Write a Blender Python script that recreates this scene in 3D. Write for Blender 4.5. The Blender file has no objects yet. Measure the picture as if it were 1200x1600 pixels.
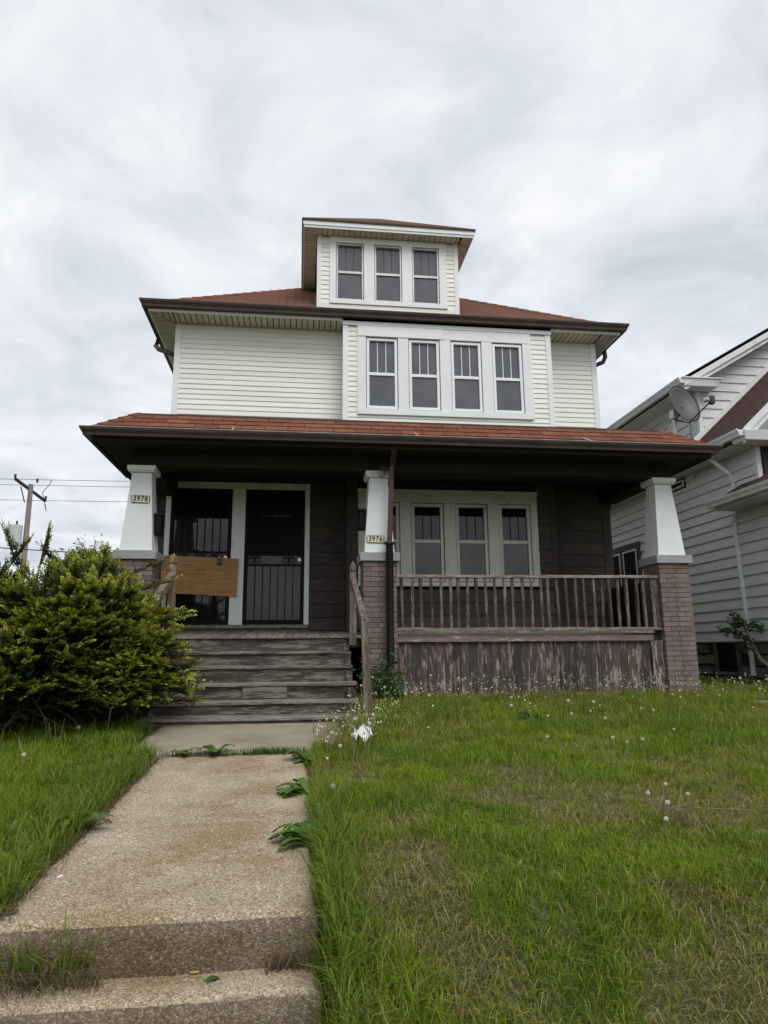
import bpy, math, random
import numpy as np
from mathutils import Vector, Matrix
random.seed(7); RNG = np.random.RandomState(7)
scene = bpy.context.scene
col = scene.collection

# ------------------------------------------------------------------ camera (eye is the origin, X along the facade, Y into the picture)
cd = bpy.data.cameras.new('camera'); cam = bpy.data.objects.new('camera', cd); col.objects.link(cam)
cd.sensor_fit = 'VERTICAL'; cd.sensor_height = 36.0; cd.lens = 1059.26 * 36.0 / 1600.0
cd.clip_start = 0.05; cd.clip_end = 3000
CR = [[0.99232817, -0.12336322, -0.00814384], [0.016518, 0.19757472, -0.98014866], [0.12252332, 0.9724946, 0.19809667]]
m = Matrix.Identity(4)
for i in range(3):
    m[i][0] = CR[0][i]; m[i][1] = -CR[1][i]; m[i][2] = -CR[2][i]
cam.matrix_world = m
scene.camera = cam

# ------------------------------------------------------------------ overcast sky and a very soft sun behind the cloud
SUN = Vector((0.25, -0.60, 0.85)).normalized()
w = bpy.data.worlds.new('World'); scene.world = w; w.use_nodes = True
nt = w.node_tree; nt.nodes.clear()
def N(tree, t, **k):
    n = tree.nodes.new(t)
    for a, b in k.items(): setattr(n, a, b)
    return n
out = N(nt, 'ShaderNodeOutputWorld'); bg = N(nt, 'ShaderNodeBackground'); bg.inputs['Strength'].default_value = 0.1
sky = N(nt, 'ShaderNodeTexSky', sky_type='NISHITA', sun_disc=False)
sky.sun_elevation = math.asin(SUN.z); sky.sun_rotation = math.atan2(SUN.x, SUN.y)
tc = N(nt, 'ShaderNodeTexCoord'); sep = N(nt, 'ShaderNodeSeparateXYZ'); nt.links.new(tc.outputs['Generated'], sep.inputs[0])
zz = N(nt, 'ShaderNodeMath', operation='MAXIMUM'); nt.links.new(sep.outputs[2], zz.inputs[0]); zz.inputs[1].default_value = 0.0
za = N(nt, 'ShaderNodeMath', operation='ADD'); nt.links.new(zz.outputs[0], za.inputs[0]); za.inputs[1].default_value = 0.22
dx = N(nt, 'ShaderNodeMath', operation='DIVIDE'); dy = N(nt, 'ShaderNodeMath', operation='DIVIDE')
nt.links.new(sep.outputs[0], dx.inputs[0]); nt.links.new(za.outputs[0], dx.inputs[1])
nt.links.new(sep.outputs[1], dy.inputs[0]); nt.links.new(za.outputs[0], dy.inputs[1])
cmb = N(nt, 'ShaderNodeCombineXYZ'); nt.links.new(dx.outputs[0], cmb.inputs[0]); nt.links.new(dy.outputs[0], cmb.inputs[1])
n1 = N(nt, 'ShaderNodeTexNoise'); n1.inputs['Scale'].default_value = 3.4; n1.inputs['Detail'].default_value = 9; n1.inputs['Roughness'].default_value = 0.56; n1.inputs['Distortion'].default_value = 0.5
nt.links.new(cmb.outputs[0], n1.inputs['Vector'])
rmp = N(nt, 'ShaderNodeValToRGB'); e = rmp.color_ramp.elements
e[0].position = 0.24; e[0].color = (0.52, 0.57, 0.63, 1); e[1].position = 0.70; e[1].color = (0.93, 0.935, 0.965, 1)
x = rmp.color_ramp.elements.new(0.46); x.color = (0.72, 0.755, 0.805, 1)
nt.links.new(n1.outputs['Fac'], rmp.inputs[0])
sc = N(nt, 'ShaderNodeVectorMath', operation='SCALE'); nt.links.new(rmp.outputs[0], sc.inputs[0]); sc.inputs['Scale'].default_value = 7.7
mx = N(nt, 'ShaderNodeMixRGB'); mx.inputs[0].default_value = 0.94
nt.links.new(sky.outputs[0], mx.inputs[1]); nt.links.new(sc.outputs[0], mx.inputs[2]); nt.links.new(mx.outputs[0], bg.inputs['Color'])
nt.links.new(bg.outputs[0], out.inputs[0])
sd = bpy.data.lights.new('sun', 'SUN'); sd.energy = 1.4; sd.angle = math.radians(35); sd.color = (1.0, 0.975, 0.94)
so = bpy.data.objects.new('sun', sd); col.objects.link(so); so.rotation_euler = (-SUN).to_track_quat('-Z', 'Y').to_euler(); so.location = (2, -6, 12)
vs = scene.view_settings; vs.view_transform = 'Standard'; vs.look = 'None'; vs.gamma = 1; vs.exposure = 0.50; vs.use_curve_mapping = False

# ------------------------------------------------------------------ materials
MATS = {}
def newmat(name):
    mt = bpy.data.materials.new(name); mt.use_nodes = True
    t = mt.node_tree; p = t.nodes['Principled BSDF']; MATS[name] = mt
    return mt, t, p
def pos(t, stretch=(1, 1, 1), rnd=True):
    g = N(t, 'ShaderNodeNewGeometry'); mp = N(t, 'ShaderNodeMapping'); mp.inputs['Scale'].default_value = stretch
    t.links.new(g.outputs['Position'], mp.inputs['Vector'])
    if rnd:
        oi = N(t, 'ShaderNodeObjectInfo'); ml = N(t, 'ShaderNodeMath', operation='MULTIPLY'); ml.inputs[1].default_value = 37.0
        t.links.new(oi.outputs['Random'], ml.inputs[0])
        cb = N(t, 'ShaderNodeCombineXYZ')
        for i in range(3): t.links.new(ml.outputs[0], cb.inputs[i])
        t.links.new(cb.outputs[0], mp.inputs['Location'])
    return mp.outputs[0]
def noise(t, vec, scale, detail=5, rough=0.6, dist=0.0):
    n = N(t, 'ShaderNodeTexNoise'); n.inputs['Scale'].default_value = scale; n.inputs['Detail'].default_value = detail
    n.inputs['Roughness'].default_value = rough; n.inputs['Distortion'].default_value = dist
    t.links.new(vec, n.inputs['Vector']); return n.outputs['Fac']
def ramp(t, fac, stops, interp='LINEAR'):
    r = N(t, 'ShaderNodeValToRGB'); r.color_ramp.interpolation = interp; el = r.color_ramp.elements
    el[0].position = stops[0][0]; el[0].color = (*stops[0][1], 1); el[1].position = stops[-1][0]; el[1].color = (*stops[-1][1], 1)
    for q, c in stops[1:-1]:
        k = el.new(q); k.color = (*c, 1)
    t.links.new(fac, r.inputs[0]); return r.outputs[0]
def mixc(t, a, b, fac, mode='MIX'):
    mm = N(t, 'ShaderNodeMixRGB', blend_type=mode)
    for s, v in ((0, fac), (1, a), (2, b)):
        if isinstance(v, (int, float)): mm.inputs[s].default_value = v
        elif isinstance(v, tuple): mm.inputs[s].default_value = (*v, 1)
        else: t.links.new(v, mm.inputs[s])
    return mm.outputs[0]
def objvar(t, c, amt):
    oi = N(t, 'ShaderNodeObjectInfo'); mr = N(t, 'ShaderNodeMapRange')
    mr.inputs[3].default_value = 1 - amt; mr.inputs[4].default_value = 1 + amt
    t.links.new(oi.outputs['Random'], mr.inputs[0])
    s = N(t, 'ShaderNodeVectorMath', operation='SCALE'); t.links.new(c, s.inputs[0]); t.links.new(mr.outputs[0], s.inputs['Scale'])
    return s.outputs[0]
def bump(t, p, h, strength, dist=0.01):
    b = N(t, 'ShaderNodeBump'); b.inputs['Strength'].default_value = strength; b.inputs['Distance'].default_value = dist
    t.links.new(h, b.inputs['Height']); t.links.new(b.outputs[0], p.inputs['Normal'])
def sc3(c, k): return tuple(min(1, v * k) for v in c)
def simple(name, base, rough=0.7, var=0.12, scale=3.0, stretch=(1, 1, 1), bmp=0.0, bscale=60, obj=0.0, spec=0.3, dirt=None, dirt_pos=(0.55, 0.75), metal=0.0, dscale=2.2, dstretch=None):
    mt, t, p = newmat(name); v = pos(t, stretch)
    c = ramp(t, noise(t, v, scale), [(0.3, sc3(base, 1 - var)), (0.7, sc3(base, 1 + var))])
    if dirt:
        dv = pos(t, dstretch or stretch)
        f = ramp(t, noise(t, dv, dscale, 8, 0.65), [(dirt_pos[0], (0, 0, 0)), (dirt_pos[1], (1, 1, 1))])
        c = mixc(t, c, dirt, f)
    if obj: c = objvar(t, c, obj)
    t.links.new(c, p.inputs['Base Color']); p.inputs['Roughness'].default_value = rough
    p.inputs['Specular IOR Level'].default_value = spec; p.inputs['Metallic'].default_value = metal
    if bmp: bump(t, p, noise(t, v, bscale, 6), bmp)
    return mt
def weathered(name, paint, raw, dark, grain, amount=0.5, obj=0.12, fine=7.0):
    """old painted timber: paint scaling off along the grain, grey raw wood and dark cracks under it"""
    mt, t, p = newmat(name); v = pos(t, grain)
    f1 = noise(t, v, fine, 8, 0.68, 0.3)
    f2 = noise(t, pos(t, tuple(0.3 * g + 0.25 for g in grain)), 3.2, 6, 0.6)
    s = N(t, 'ShaderNodeMath', operation='ADD'); t.links.new(f1, s.inputs[0]); t.links.new(f2, s.inputs[1])
    s2 = N(t, 'ShaderNodeMath', operation='MULTIPLY'); t.links.new(s.outputs[0], s2.inputs[0]); s2.inputs[1].default_value = 0.5
    mask = ramp(t, s2.outputs[0], [(amount - 0.025, (0, 0, 0)), (amount + 0.025, (1, 1, 1))])
    pc = ramp(t, noise(t, v, 2.0), [(0.3, sc3(paint, 0.75)), (0.7, sc3(paint, 1.2))])
    rc = ramp(t, noise(t, v, 11.0, 8, 0.7), [(0.3, dark), (0.52, raw), (0.75, sc3(raw, 1.35))])
    c = objvar(t, mixc(t, pc, rc, mask), obj)
    t.links.new(c, p.inputs['Base Color']); p.inputs['Roughness'].default_value = 0.85; p.inputs['Specular IOR Level'].default_value = 0.2
    bump(t, p, mixc(t, noise(t, v, 14.0, 8, 0.7), mask, 0.5), 0.6, 0.006)
    return mt
CREAM = (0.81, 0.80, 0.735); WHITE = (0.78, 0.80, 0.79)
simple('cream_siding', CREAM, 0.55, 0.05, 1.2, (0.6, 0.6, 3), obj=0.03, dirt=(0.58, 0.54, 0.42), dirt_pos=(0.60, 0.92), dscale=2.0, dstretch=(0.5, 0.5, 2.5))
simple('white_trim', WHITE, 0.5, 0.05, 2.0, obj=0.02, dirt=(0.50, 0.49, 0.43), dirt_pos=(0.62, 0.95))
simple('vinyl_frame', (0.83, 0.84, 0.86), 0.35, 0.03, 3)
simple('soffit_vinyl', (0.56, 0.54, 0.44), 0.6, 0.08, 3, obj=0.05, dirt=(0.28, 0.26, 0.18), dirt_pos=(0.55, 0.8), dscale=5)
simple('soffit_gap_shade', (0.09, 0.08, 0.055), 0.9)  # sheet behind soffit panels, the shade in their gaps painted as dark colour
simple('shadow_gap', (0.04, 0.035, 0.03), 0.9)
simple('brown_metal', (0.055, 0.037, 0.030), 0.42, 0.2, 4, spec=0.4, dirt=(0.10, 0.085, 0.07), dirt_pos=(0.55, 0.9))
simple('porch_gutter_metal', (0.050, 0.040, 0.035), 0.38, 0.2, 4, spec=0.45, dirt=(0.13, 0.12, 0.10), dirt_pos=(0.58, 0.85), dstretch=(0.4, 1, 6))
simple('bright_lip', (0.34, 0.32, 0.29), 0.4, 0.4, 6)
simple('maroon_metal', (0.070, 0.035, 0.032), 0.45, 0.25, 5)
simple('black_plastic', (0.010, 0.010, 0.011), 0.35, 0.1, 4)
simple('black_steel', (0.005, 0.005, 0.0055), 0.55, 0.2, 6, spec=0.15)
simple('inner_door', (0.008, 0.0075, 0.007), 0.6, spec=0.12)
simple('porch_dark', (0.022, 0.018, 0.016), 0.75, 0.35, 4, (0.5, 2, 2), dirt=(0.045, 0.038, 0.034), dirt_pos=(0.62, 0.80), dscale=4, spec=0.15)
simple('porch_brown', (0.050, 0.042, 0.038), 0.75, 0.2, 5, (3, 3, 0.6))
simple('casing_paint', (0.60, 0.61, 0.54), 0.55, 0.08, 3, dirt=(0.25, 0.25, 0.20), dirt_pos=(0.58, 0.82))
simple('stucco', (0.70, 0.73, 0.71), 0.8, 0.05, 2.5, bmp=0.25, bscale=120, dirt=(0.42, 0.42, 0.38), dirt_pos=(0.62, 0.85), dscale=3)
simple('pier_cap', (0.30, 0.30, 0.305), 0.8, 0.15, 5, bmp=0.3, bscale=80)
simple('brick', (0.185, 0.143, 0.130), 0.85, 0.22, 7, bmp=0.5, bscale=90, obj=0.16, dirt=(0.27, 0.20, 0.17), dirt_pos=(0.55, 0.8), dscale=7, spec=0.2)
simple('brick_mortar', (0.085, 0.062, 0.056), 0.95, 0.2, 12, bmp=0.3, bscale=100)
simple('plate', (0.62, 0.58, 0.45), 0.5, 0.05, 5)
simple('digit', (0.012, 0.012, 0.011), 0.5)
simple('brass', (0.75, 0.62, 0.33), 0.3, 0.1, 5, metal=0.8)
simple('mid_grey', (0.10, 0.105, 0.11), 0.4)
simple('plastic_grey', (0.05, 0.05, 0.053), 0.45, 0.1, 6)
simple('steel', (0.42, 0.43, 0.44), 0.4, 0.15, 8, metal=0.7)
simple('galvanised', (0.52, 0.53, 0.53), 0.45, 0.15, 5, metal=0.3)
simple('neighbour_siding', (0.66, 0.68, 0.67), 0.55, 0.05, 1.5, obj=0.03, dirt=(0.48, 0.49, 0.47), dirt_pos=(0.58, 0.9))
simple('neighbour_trim', (0.72, 0.74, 0.74), 0.5, 0.05, 2, dirt=(0.38, 0.38, 0.34), dirt_pos=(0.58, 0.85))
simple('neighbour_soffit', (0.60, 0.60, 0.52), 0.6, 0.1, 3, obj=0.06)
simple('stone', (0.12, 0.115, 0.10), 0.9, 0.35, 7, bmp=0.8, bscale=25, obj=0.25, dirt=(0.10, 0.12, 0.06), dirt_pos=(0.5, 0.75))
simple('stone_mortar', (0.05, 0.048, 0.043), 0.95, 0.2, 9)
simple('dark_hole', (0.004, 0.004, 0.004), 0.95)
simple('brown_frame', (0.045, 0.035, 0.030), 0.6)
simple('charcoal_frame', (0.035, 0.036, 0.036), 0.6)
simple('wire', (0.03, 0.03, 0.032), 0.6)
simple('pole_wood', (0.27, 0.215, 0.195), 0.85, 0.2, 2, (3, 3, 0.4))
simple('transformer_paint', (0.50, 0.52, 0.53), 0.5)
simple('paper_white', (0.82, 0.83, 0.86), 0.8, 0.04, 9)
simple('butt_white', (0.75, 0.73, 0.68), 0.8)
simple('butt_tan', (0.42, 0.27, 0.09), 0.8)
simple('cap_metal', (0.42, 0.38, 0.20), 0.5)
simple('twig', (0.13, 0.105, 0.075), 0.9)
simple('bark', (0.09, 0.07, 0.052), 0.9, 0.3, 9, (1, 1, 0.4), bmp=0.6, bscale=30)
simple('pale_bark', (0.33, 0.31, 0.26), 0.85, 0.4, 14, dirt=(0.08, 0.07, 0.05), dirt_pos=(0.5, 0.62), dscale=18)
simple('sidewalk_concrete', (0.31, 0.265, 0.195), 0.9, 0.28, 85, bmp=0.35, bscale=120, dirt=(0.215, 0.175, 0.12), dirt_pos=(0.46, 0.70), dscale=1.9)
weathered('skirt_wood', (0.068, 0.055, 0.050), (0.275, 0.205, 0.175), (0.11, 0.08, 0.068), (9, 9, 1.5), 0.54, 0.33, 4.0)
weathered('rail_wood', (0.065, 0.048, 0.042), (0.195, 0.168, 0.143), (0.06, 0.048, 0.04), (22, 22, 2.2), 0.51, 0.35)
weathered('rail_wood_long', (0.16, 0.115, 0.10), (0.30, 0.25, 0.21), (0.06, 0.045, 0.04), (1.2, 16, 16), 0.50, 0.2)
weathered('trim_wood_long', (0.22, 0.15, 0.132), (0.50, 0.46, 0.40), (0.06, 0.045, 0.04), (1.5, 9, 14), 0.57, 0.1)
weathered('tread_wood', (0.085, 0.070, 0.060), (0.24, 0.22, 0.185), (0.075, 0.065, 0.055), (0.8, 14, 18), 0.47, 0.14)
weathered('riser_wood', (0.060, 0.047, 0.040), (0.185, 0.165, 0.135), (0.06, 0.05, 0.042), (0.9, 12, 12), 0.515, 0.22)
weathered('deck_wood', (0.10, 0.090, 0.075), (0.20, 0.185, 0.155), (0.05, 0.045, 0.038), (16, 0.9, 16), 0.46, 0.25)
weathered('old_siding', (0.075, 0.062, 0.056), (0.16, 0.14, 0.125), (0.045, 0.038, 0.034), (2.2, 6, 9), 0.615, 0.12, 9.0)
weathered('newel_wood', (0.105, 0.075, 0.050), (0.215, 0.19, 0.15), (0.05, 0.035, 0.022), (17, 17, 1.3), 0.50, 0.1)
weathered('newel_left', (0.14, 0.085, 0.055), (0.25, 0.225, 0.17), (0.07, 0.05, 0.035), (16, 16, 1.3), 0.50, 0.05)
def plywood():
    mt, t, p = newmat('plywood'); v = pos(t, (1.5, 3, 5.5), False)
    g1 = noise(t, pos(t, (0.55, 3, 7.0), False), 2.1, 3, 0.5, 1.6)
    rg = N(t, 'ShaderNodeMath', operation='MULTIPLY'); t.links.new(g1, rg.inputs[0]); rg.inputs[1].default_value = 9.0
    fr = N(t, 'ShaderNodeMath', operation='PINGPONG'); t.links.new(rg.outputs[0], fr.inputs[0]); fr.inputs[1].default_value = 1.0
    c = ramp(t, fr.outputs[0], [(0.0, (0.30, 0.14, 0.05)), (0.25, (0.42, 0.21, 0.082)), (1.0, (0.52, 0.28, 0.115))])
    c = mixc(t, c, ramp(t, noise(t, pos(t, (2, 3, 60), False), 3, 5), [(0.3, (0.75, 0.75, 0.75)), (0.7, (1.1, 1.1, 1.1))]), 1.0, 'MULTIPLY')
    c = mixc(t, c, (0.12, 0.05, 0.02), ramp(t, noise(t, pos(t, (2, 2, 2), False), 3.1, 2), [(0.70, (0, 0, 0)), (0.76, (0.7, 0.7, 0.7))]))
    t.links.new(c, p.inputs['Base Color']); p.inputs['Roughness'].default_value = 0.75; bump(t, p, noise(t, v, 20), 0.3, 0.004)
plywood()
def shingle_mat(name, c1, c2, uv=False, size=(0.305, 0.13), mortar=0.006):
    mt, t, p = newmat(name); v = pos(t, (1, 1, 1), not uv)
    if uv:
        u = N(t, 'ShaderNodeUVMap'); br = N(t, 'ShaderNodeTexBrick'); br.inputs['Scale'].default_value = 1.0
        br.inputs['Brick Width'].default_value = size[0]; br.inputs['Row Height'].default_value = size[1]; br.inputs['Mortar Size'].default_value = mortar
        br.inputs['Color1'].default_value = (*c1, 1); br.inputs['Color2'].default_value = (*c2, 1); br.inputs['Mortar'].default_value = (*sc3(c1, 0.35), 1)
        t.links.new(u.outputs[0], br.inputs['Vector']); c = br.outputs['Color']
    else:
        c = objvar(t, ramp(t, noise(t, v, 2.5), [(0.3, c1), (0.7, c2)]), 0.2)
    gr = ramp(t, noise(t, v, 160, 3, 0.7), [(0.3, (0.6, 0.6, 0.6)), (0.7, (1.3, 1.3, 1.3))])
    c = mixc(t, c, gr, 0.8, 'MULTIPLY')
    t.links.new(c, p.inputs['Base Color']); p.inputs['Roughness'].default_value = 0.92; p.inputs['Specular IOR Level'].default_value = 0.15
    bump(t, p, noise(t, v, 140, 3), 0.5, 0.004)
shingle_mat('shingle_red', (0.145, 0.057, 0.035), (0.205, 0.082, 0.050)); simple('roof_underlay', (0.022, 0.014, 0.011), 0.95)
shingle_mat('roof_brown', (0.125, 0.054, 0.034), (0.165, 0.072, 0.046), True)
shingle_mat('roof_neighbour', (0.070, 0.040, 0.038), (0.105, 0.056, 0.050), True, mortar=0.014)
def glass(name, base, rough=0.03, ior=1.65, wav=0.0):
    mt, t, p = newmat(name); v = pos(t)
    c = ramp(t, noise(t, v, 3.0, 4), [(0.35, sc3(base, 0.8)), (0.7, sc3(base, 1.25))])
    t.links.new(c, p.inputs['Base Color']); p.inputs['Roughness'].default_value = rough; p.inputs['IOR'].default_value = ior
    p.inputs['Specular IOR Level'].default_value = 0.5
    if wav: bump(t, p, noise(t, v, 4.0, 2), wav, 0.01)
glass('glass_screened', (0.075, 0.078, 0.088), 0.12, 1.75)
glass('glass_dark', (0.008, 0.008, 0.009), 0.02, 1.5, 0.04)
glass('glass_curtain', (0.05, 0.051, 0.046), 0.03, 1.55, 0.10)
glass('glass_storm', (0.012, 0.012, 0.013), 0.03, 1.5, 0.03)
def aggregate(name, top, lite=1.0):
    """worn concrete with the pebbles showing"""
    mt, t, p = newmat(name); v = pos(t, (1, 1, 1), False)
    vo = N(t, 'ShaderNodeTexVoronoi', feature='F1'); vo.inputs['Scale'].default_value = 130; vo.inputs['Randomness'].default_value = 1.0; t.links.new(v, vo.inputs['Vector'])
    hs = N(t, 'ShaderNodeSeparateColor'); t.links.new(vo.outputs['Color'], hs.inputs[0])
    peb = ramp(t, hs.outputs[0], [(0.0, sc3(top, 0.5)), (0.2, sc3(top, 0.88)), (0.6, sc3(top, 1.15)), (0.85, sc3((0.52, 0.45, 0.35), lite)), (1.0, sc3((0.62, 0.56, 0.46), lite))])
    peb = mixc(t, peb, (0.20, 0.115, 0.075), ramp(t, hs.outputs[1], [(0.88, (0, 0, 0)), (0.92, (0.8, 0.8, 0.8))]))
    edge = ramp(t, vo.outputs['Distance'], [(0.45, (0, 0, 0)), (0.75, (1, 1, 1))])
    paste = ramp(t, noise(t, v, 40, 5), [(0.3, sc3(top, 0.5)), (0.7, sc3(top, 0.85))])
    c = mixc(t, peb, paste, edge)
    st = ramp(t, noise(t, v, 1.6, 6, 0.62), [(0.38, (0.72, 0.62, 0.50)), (0.50, (0.93, 0.88, 0.80)), (0.62, (1.08, 1.06, 1.03))])
    c = mixc(t, c, st, 1.0, 'MULTIPLY')
    v2 = N(t, 'ShaderNodeTexVoronoi', feature='F1'); v2.inputs['Scale'].default_value = 52; t.links.new(v, v2.inputs['Vector'])
    s2 = N(t, 'ShaderNodeSeparateColor'); t.links.new(v2.outputs['Color'], s2.inputs[0])
    big = N(t, 'ShaderNodeMath', operation='MULTIPLY')
    t.links.new(ramp(t, s2.outputs[0], [(0.88, (0, 0, 0)), (0.92, (1, 1, 1))]), big.inputs[0]); t.links.new(ramp(t, v2.outputs['Distance'], [(0.3, (1, 1, 1)), (0.42, (0, 0, 0))]), big.inputs[1])
    c = mixc(t, c, ramp(t, s2.outputs[1], [(0.0, (0.17, 0.15, 0.12)), (0.5, sc3((0.42, 0.38, 0.31), lite)), (1.0, sc3((0.58, 0.54, 0.47), lite))]), big.outputs[0])
    t.links.new(c, p.inputs['Base Color']); p.inputs['Roughness'].default_value = 0.9; p.inputs['Specular IOR Level'].default_value = 0.2
    inv = ramp(t, vo.outputs['Distance'], [(0.0, (1, 1, 1)), (0.8, (0, 0, 0))])
    bump(t, p, mixc(t, inv, noise(t, v, 9, 6), 0.35), 0.7, 0.005)
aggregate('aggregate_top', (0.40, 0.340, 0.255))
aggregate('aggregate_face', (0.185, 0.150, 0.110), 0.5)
def leafmat(name, rough=0.55, trans=0.3, spec=0.3):
    mt, t, p = newmat(name); a = N(t, 'ShaderNodeAttribute', attribute_name='Col')
    t.links.new(a.outputs['Color'], p.inputs['Base Color']); p.inputs['Roughness'].default_value = rough; p.inputs['Specular IOR Level'].default_value = spec
    tr = N(t, 'ShaderNodeBsdfTranslucent'); t.links.new(a.outputs['Color'], tr.inputs[0])
    ms = N(t, 'ShaderNodeMixShader'); ms.inputs[0].default_value = trans
    o = t.nodes['Material Output']; t.links.new(p.outputs[0], ms.inputs[1]); t.links.new(tr.outputs[0], ms.inputs[2]); t.links.new(ms.outputs[0], o.inputs[0])
leafmat('grass_blades', 0.6, 0.35, 0.2); leafmat('leaves', 0.5, 0.3); leafmat('needles', 0.45, 0.18, 0.35)
def soilmat():
    mt, t, p = newmat('soil_and_thatch'); v = pos(t, (1, 1, 1), False)
    c = ramp(t, noise(t, v, 1.3, 8, 0.7), [(0.35, (0.060, 0.075, 0.018)), (0.5, (0.090, 0.095, 0.03)), (0.68, (0.14, 0.125, 0.055))])
    c = mixc(t, c, ramp(t, noise(t, v, 60, 5), [(0.3, (0.45, 0.45, 0.45)), (0.7, (1.2, 1.2, 1.2))]), 1.0, 'MULTIPLY')
    t.links.new(c, p.inputs['Base Color']); p.inputs['Roughness'].default_value = 0.95; bump(t, p, noise(t, v, 45, 6), 0.8, 0.02)
soilmat()
def dishmat():
    mt, t, p = newmat('dish_grey'); v = pos(t)
    c = ramp(t, noise(t, v, 4, 5), [(0.3, (0.040, 0.040, 0.042)), (0.7, (0.058, 0.058, 0.060))])
    t.links.new(c, p.inputs['Base Color']); p.inputs['Roughness'].default_value = 0.5
dishmat()

# ------------------------------------------------------------------ mesh helpers
class MB:
    def __init__(s): s.v = []; s.f = []; s.uv = None
    def add(s, vs_, fs_):
        b = len(s.v); s.v += [tuple(q) for q in vs_]; s.f += [tuple(b + i for i in q) for q in fs_]; return s
    def box(s, x0, x1, y0, y1, z0, z1):
        return s.add([(x0, y0, z0), (x1, y0, z0), (x1, y1, z0), (x0, y1, z0), (x0, y0, z1), (x1, y0, z1), (x1, y1, z1), (x0, y1, z1)],
                     [(0, 3, 2, 1), (4, 5, 6, 7), (0, 1, 5, 4), (1, 2, 6, 5), (2, 3, 7, 6), (3, 0, 4, 7)])
    def hexa(s, a, b):   # bottom ring (4), top ring (4)
        return s.add(list(a) + list(b), [(0, 3, 2, 1), (4, 5, 6, 7), (0, 1, 5, 4), (1, 2, 6, 5), (2, 3, 7, 6), (3, 0, 4, 7)])
    def prism(s, ring, off):   # polygon extruded by a vector
        n = len(ring); o = Vector(off); r2 = [tuple(Vector(q) + o) for q in ring]
        fs_ = [tuple(range(n - 1, -1, -1)), tuple(range(n, 2 * n))] + [(i, (i + 1) % n, n + (i + 1) % n, n + i) for i in range(n)]
        return s.add(list(ring) + r2, fs_)
    def tube(s, path, r, n=8, cap=True):
        P = [Vector(q) for q in path]; rs = r if isinstance(r, (list, tuple)) else [r] * len(P); vs_ = []; fs_ = []
        for i, q in enumerate(P):
            d = (P[min(i + 1, len(P) - 1)] - P[max(i - 1, 0)]).normalized()
            a = d.cross(Vector((0.123, 0.31, 0.94))) if abs(d.z) < 0.9 else d.cross(Vector((0, 1, 0))); a.normalize(); b = d.cross(a)
            for k in range(n):
                t_ = 2 * math.pi * k / n; vs_.append(q + (a * math.cos(t_) + b * math.sin(t_)) * rs[i])
        for i in range(len(P) - 1):
            for k in range(n): fs_.append((i * n + k, i * n + (k + 1) % n, (i + 1) * n + (k + 1) % n, (i + 1) * n + k))
        if cap: fs_ += [tuple(range(n - 1, -1, -1)), tuple((len(P) - 1) * n + k for k in range(n))]
        return s.add(vs_, fs_)
    def sweep(s, path, z, prof):   # closed profile (outward, up) swept along a plan polyline, mitred; outward = right of travel
        P = [Vector((q[0], q[1])) for q in path]; nr = []
        for i in range(len(P) - 1):
            d = (P[i + 1] - P[i]).normalized(); nr.append(Vector((d.y, -d.x)))
        rows = []
        for i, q in enumerate(P):
            if i == 0: o = nr[0]
            elif i == len(P) - 1: o = nr[-1]
            else:
                o = (nr[i - 1] + nr[i]); o = o / (1 + nr[i - 1].dot(nr[i]))
            rows.append([(q.x + o.x * a, q.y + o.y * a, z + b) for a, b in prof])
        n = len(prof); vs_ = [v_ for r_ in rows for v_ in r_]; fs_ = []
        for i in range(len(P) - 1):
            for k in range(n): fs_.append((i * n + k, (i + 1) * n + k, (i + 1) * n + (k + 1) % n, i * n + (k + 1) % n))
        fs_ += [tuple(range(n)), tuple((len(P) - 1) * n + k for k in range(n - 1, -1, -1))]
        return s.add(vs_, fs_)
    def mesh(s, name, mat):
        me = bpy.data.meshes.new(name); me.from_pydata([tuple(q) for q in s.v], [], s.f); me.validate(); me.materials.append(MATS[mat]); return me
    def build(s, name, mat, parent=None, bevel=0.0):
        o = link(name, s.mesh(name, mat), parent)
        if bevel:
            b = o.modifiers.new('bevel', 'BEVEL'); b.width = bevel; b.segments = 2; b.limit_method = 'ANGLE'
        return o
def link(name, data, parent=None, loc=None):
    o = bpy.data.objects.new(name, data); col.objects.link(o)
    if parent is not None:
        o.parent = parent
        pl = Vector(parent.get('_o', (0, 0, 0))); o.matrix_parent_inverse = Matrix.Translation(-pl)
    if loc is not None: o.location = loc
    return o
def tag(o, label=None, cat=None, group=None, kind=None):
    if label: o['label'] = label
    if cat: o['category'] = cat
    if group: o['group'] = group
    if kind: o['kind'] = kind
    return o
def thing(name, loc, label, cat, group=None):
    o = bpy.data.objects.new(name, None); col.objects.link(o); o.location = loc; o['_o'] = tuple(loc); o.empty_display_size = 0.2
    return tag(o, label, cat, group)
def smooth(o):
    for q in o.data.polygons: q.use_smooth = True
    return o
def uvmesh(name, polys, mat, parent=None):
    """polys: list of (verts, (origin, udir, vdir) or None); planar UVs in metres"""
    mb = MB(); info = []
    for vs_, fr in polys:
        mb.add(vs_, [tuple(range(len(vs_)))]); info.append(fr)
    me = bpy.data.meshes.new(name); me.from_pydata(mb.v, [], mb.f); me.materials.append(MATS[mat])
    uv = me.uv_layers.new(name='UVMap')
    for pi, q in enumerate(me.polygons):
        fr = info[pi]
        for li in q.loop_indices:
            v_ = Vector(mb.v[me.loops[li].vertex_index])
            if fr:
                d = v_ - Vector(fr[0]); uv.data[li].uv = (d.dot(Vector(fr[1])), d.dot(Vector(fr[2])))
            else: uv.data[li].uv = (v_.x, v_.y)
    return link(name, me, parent)
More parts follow.
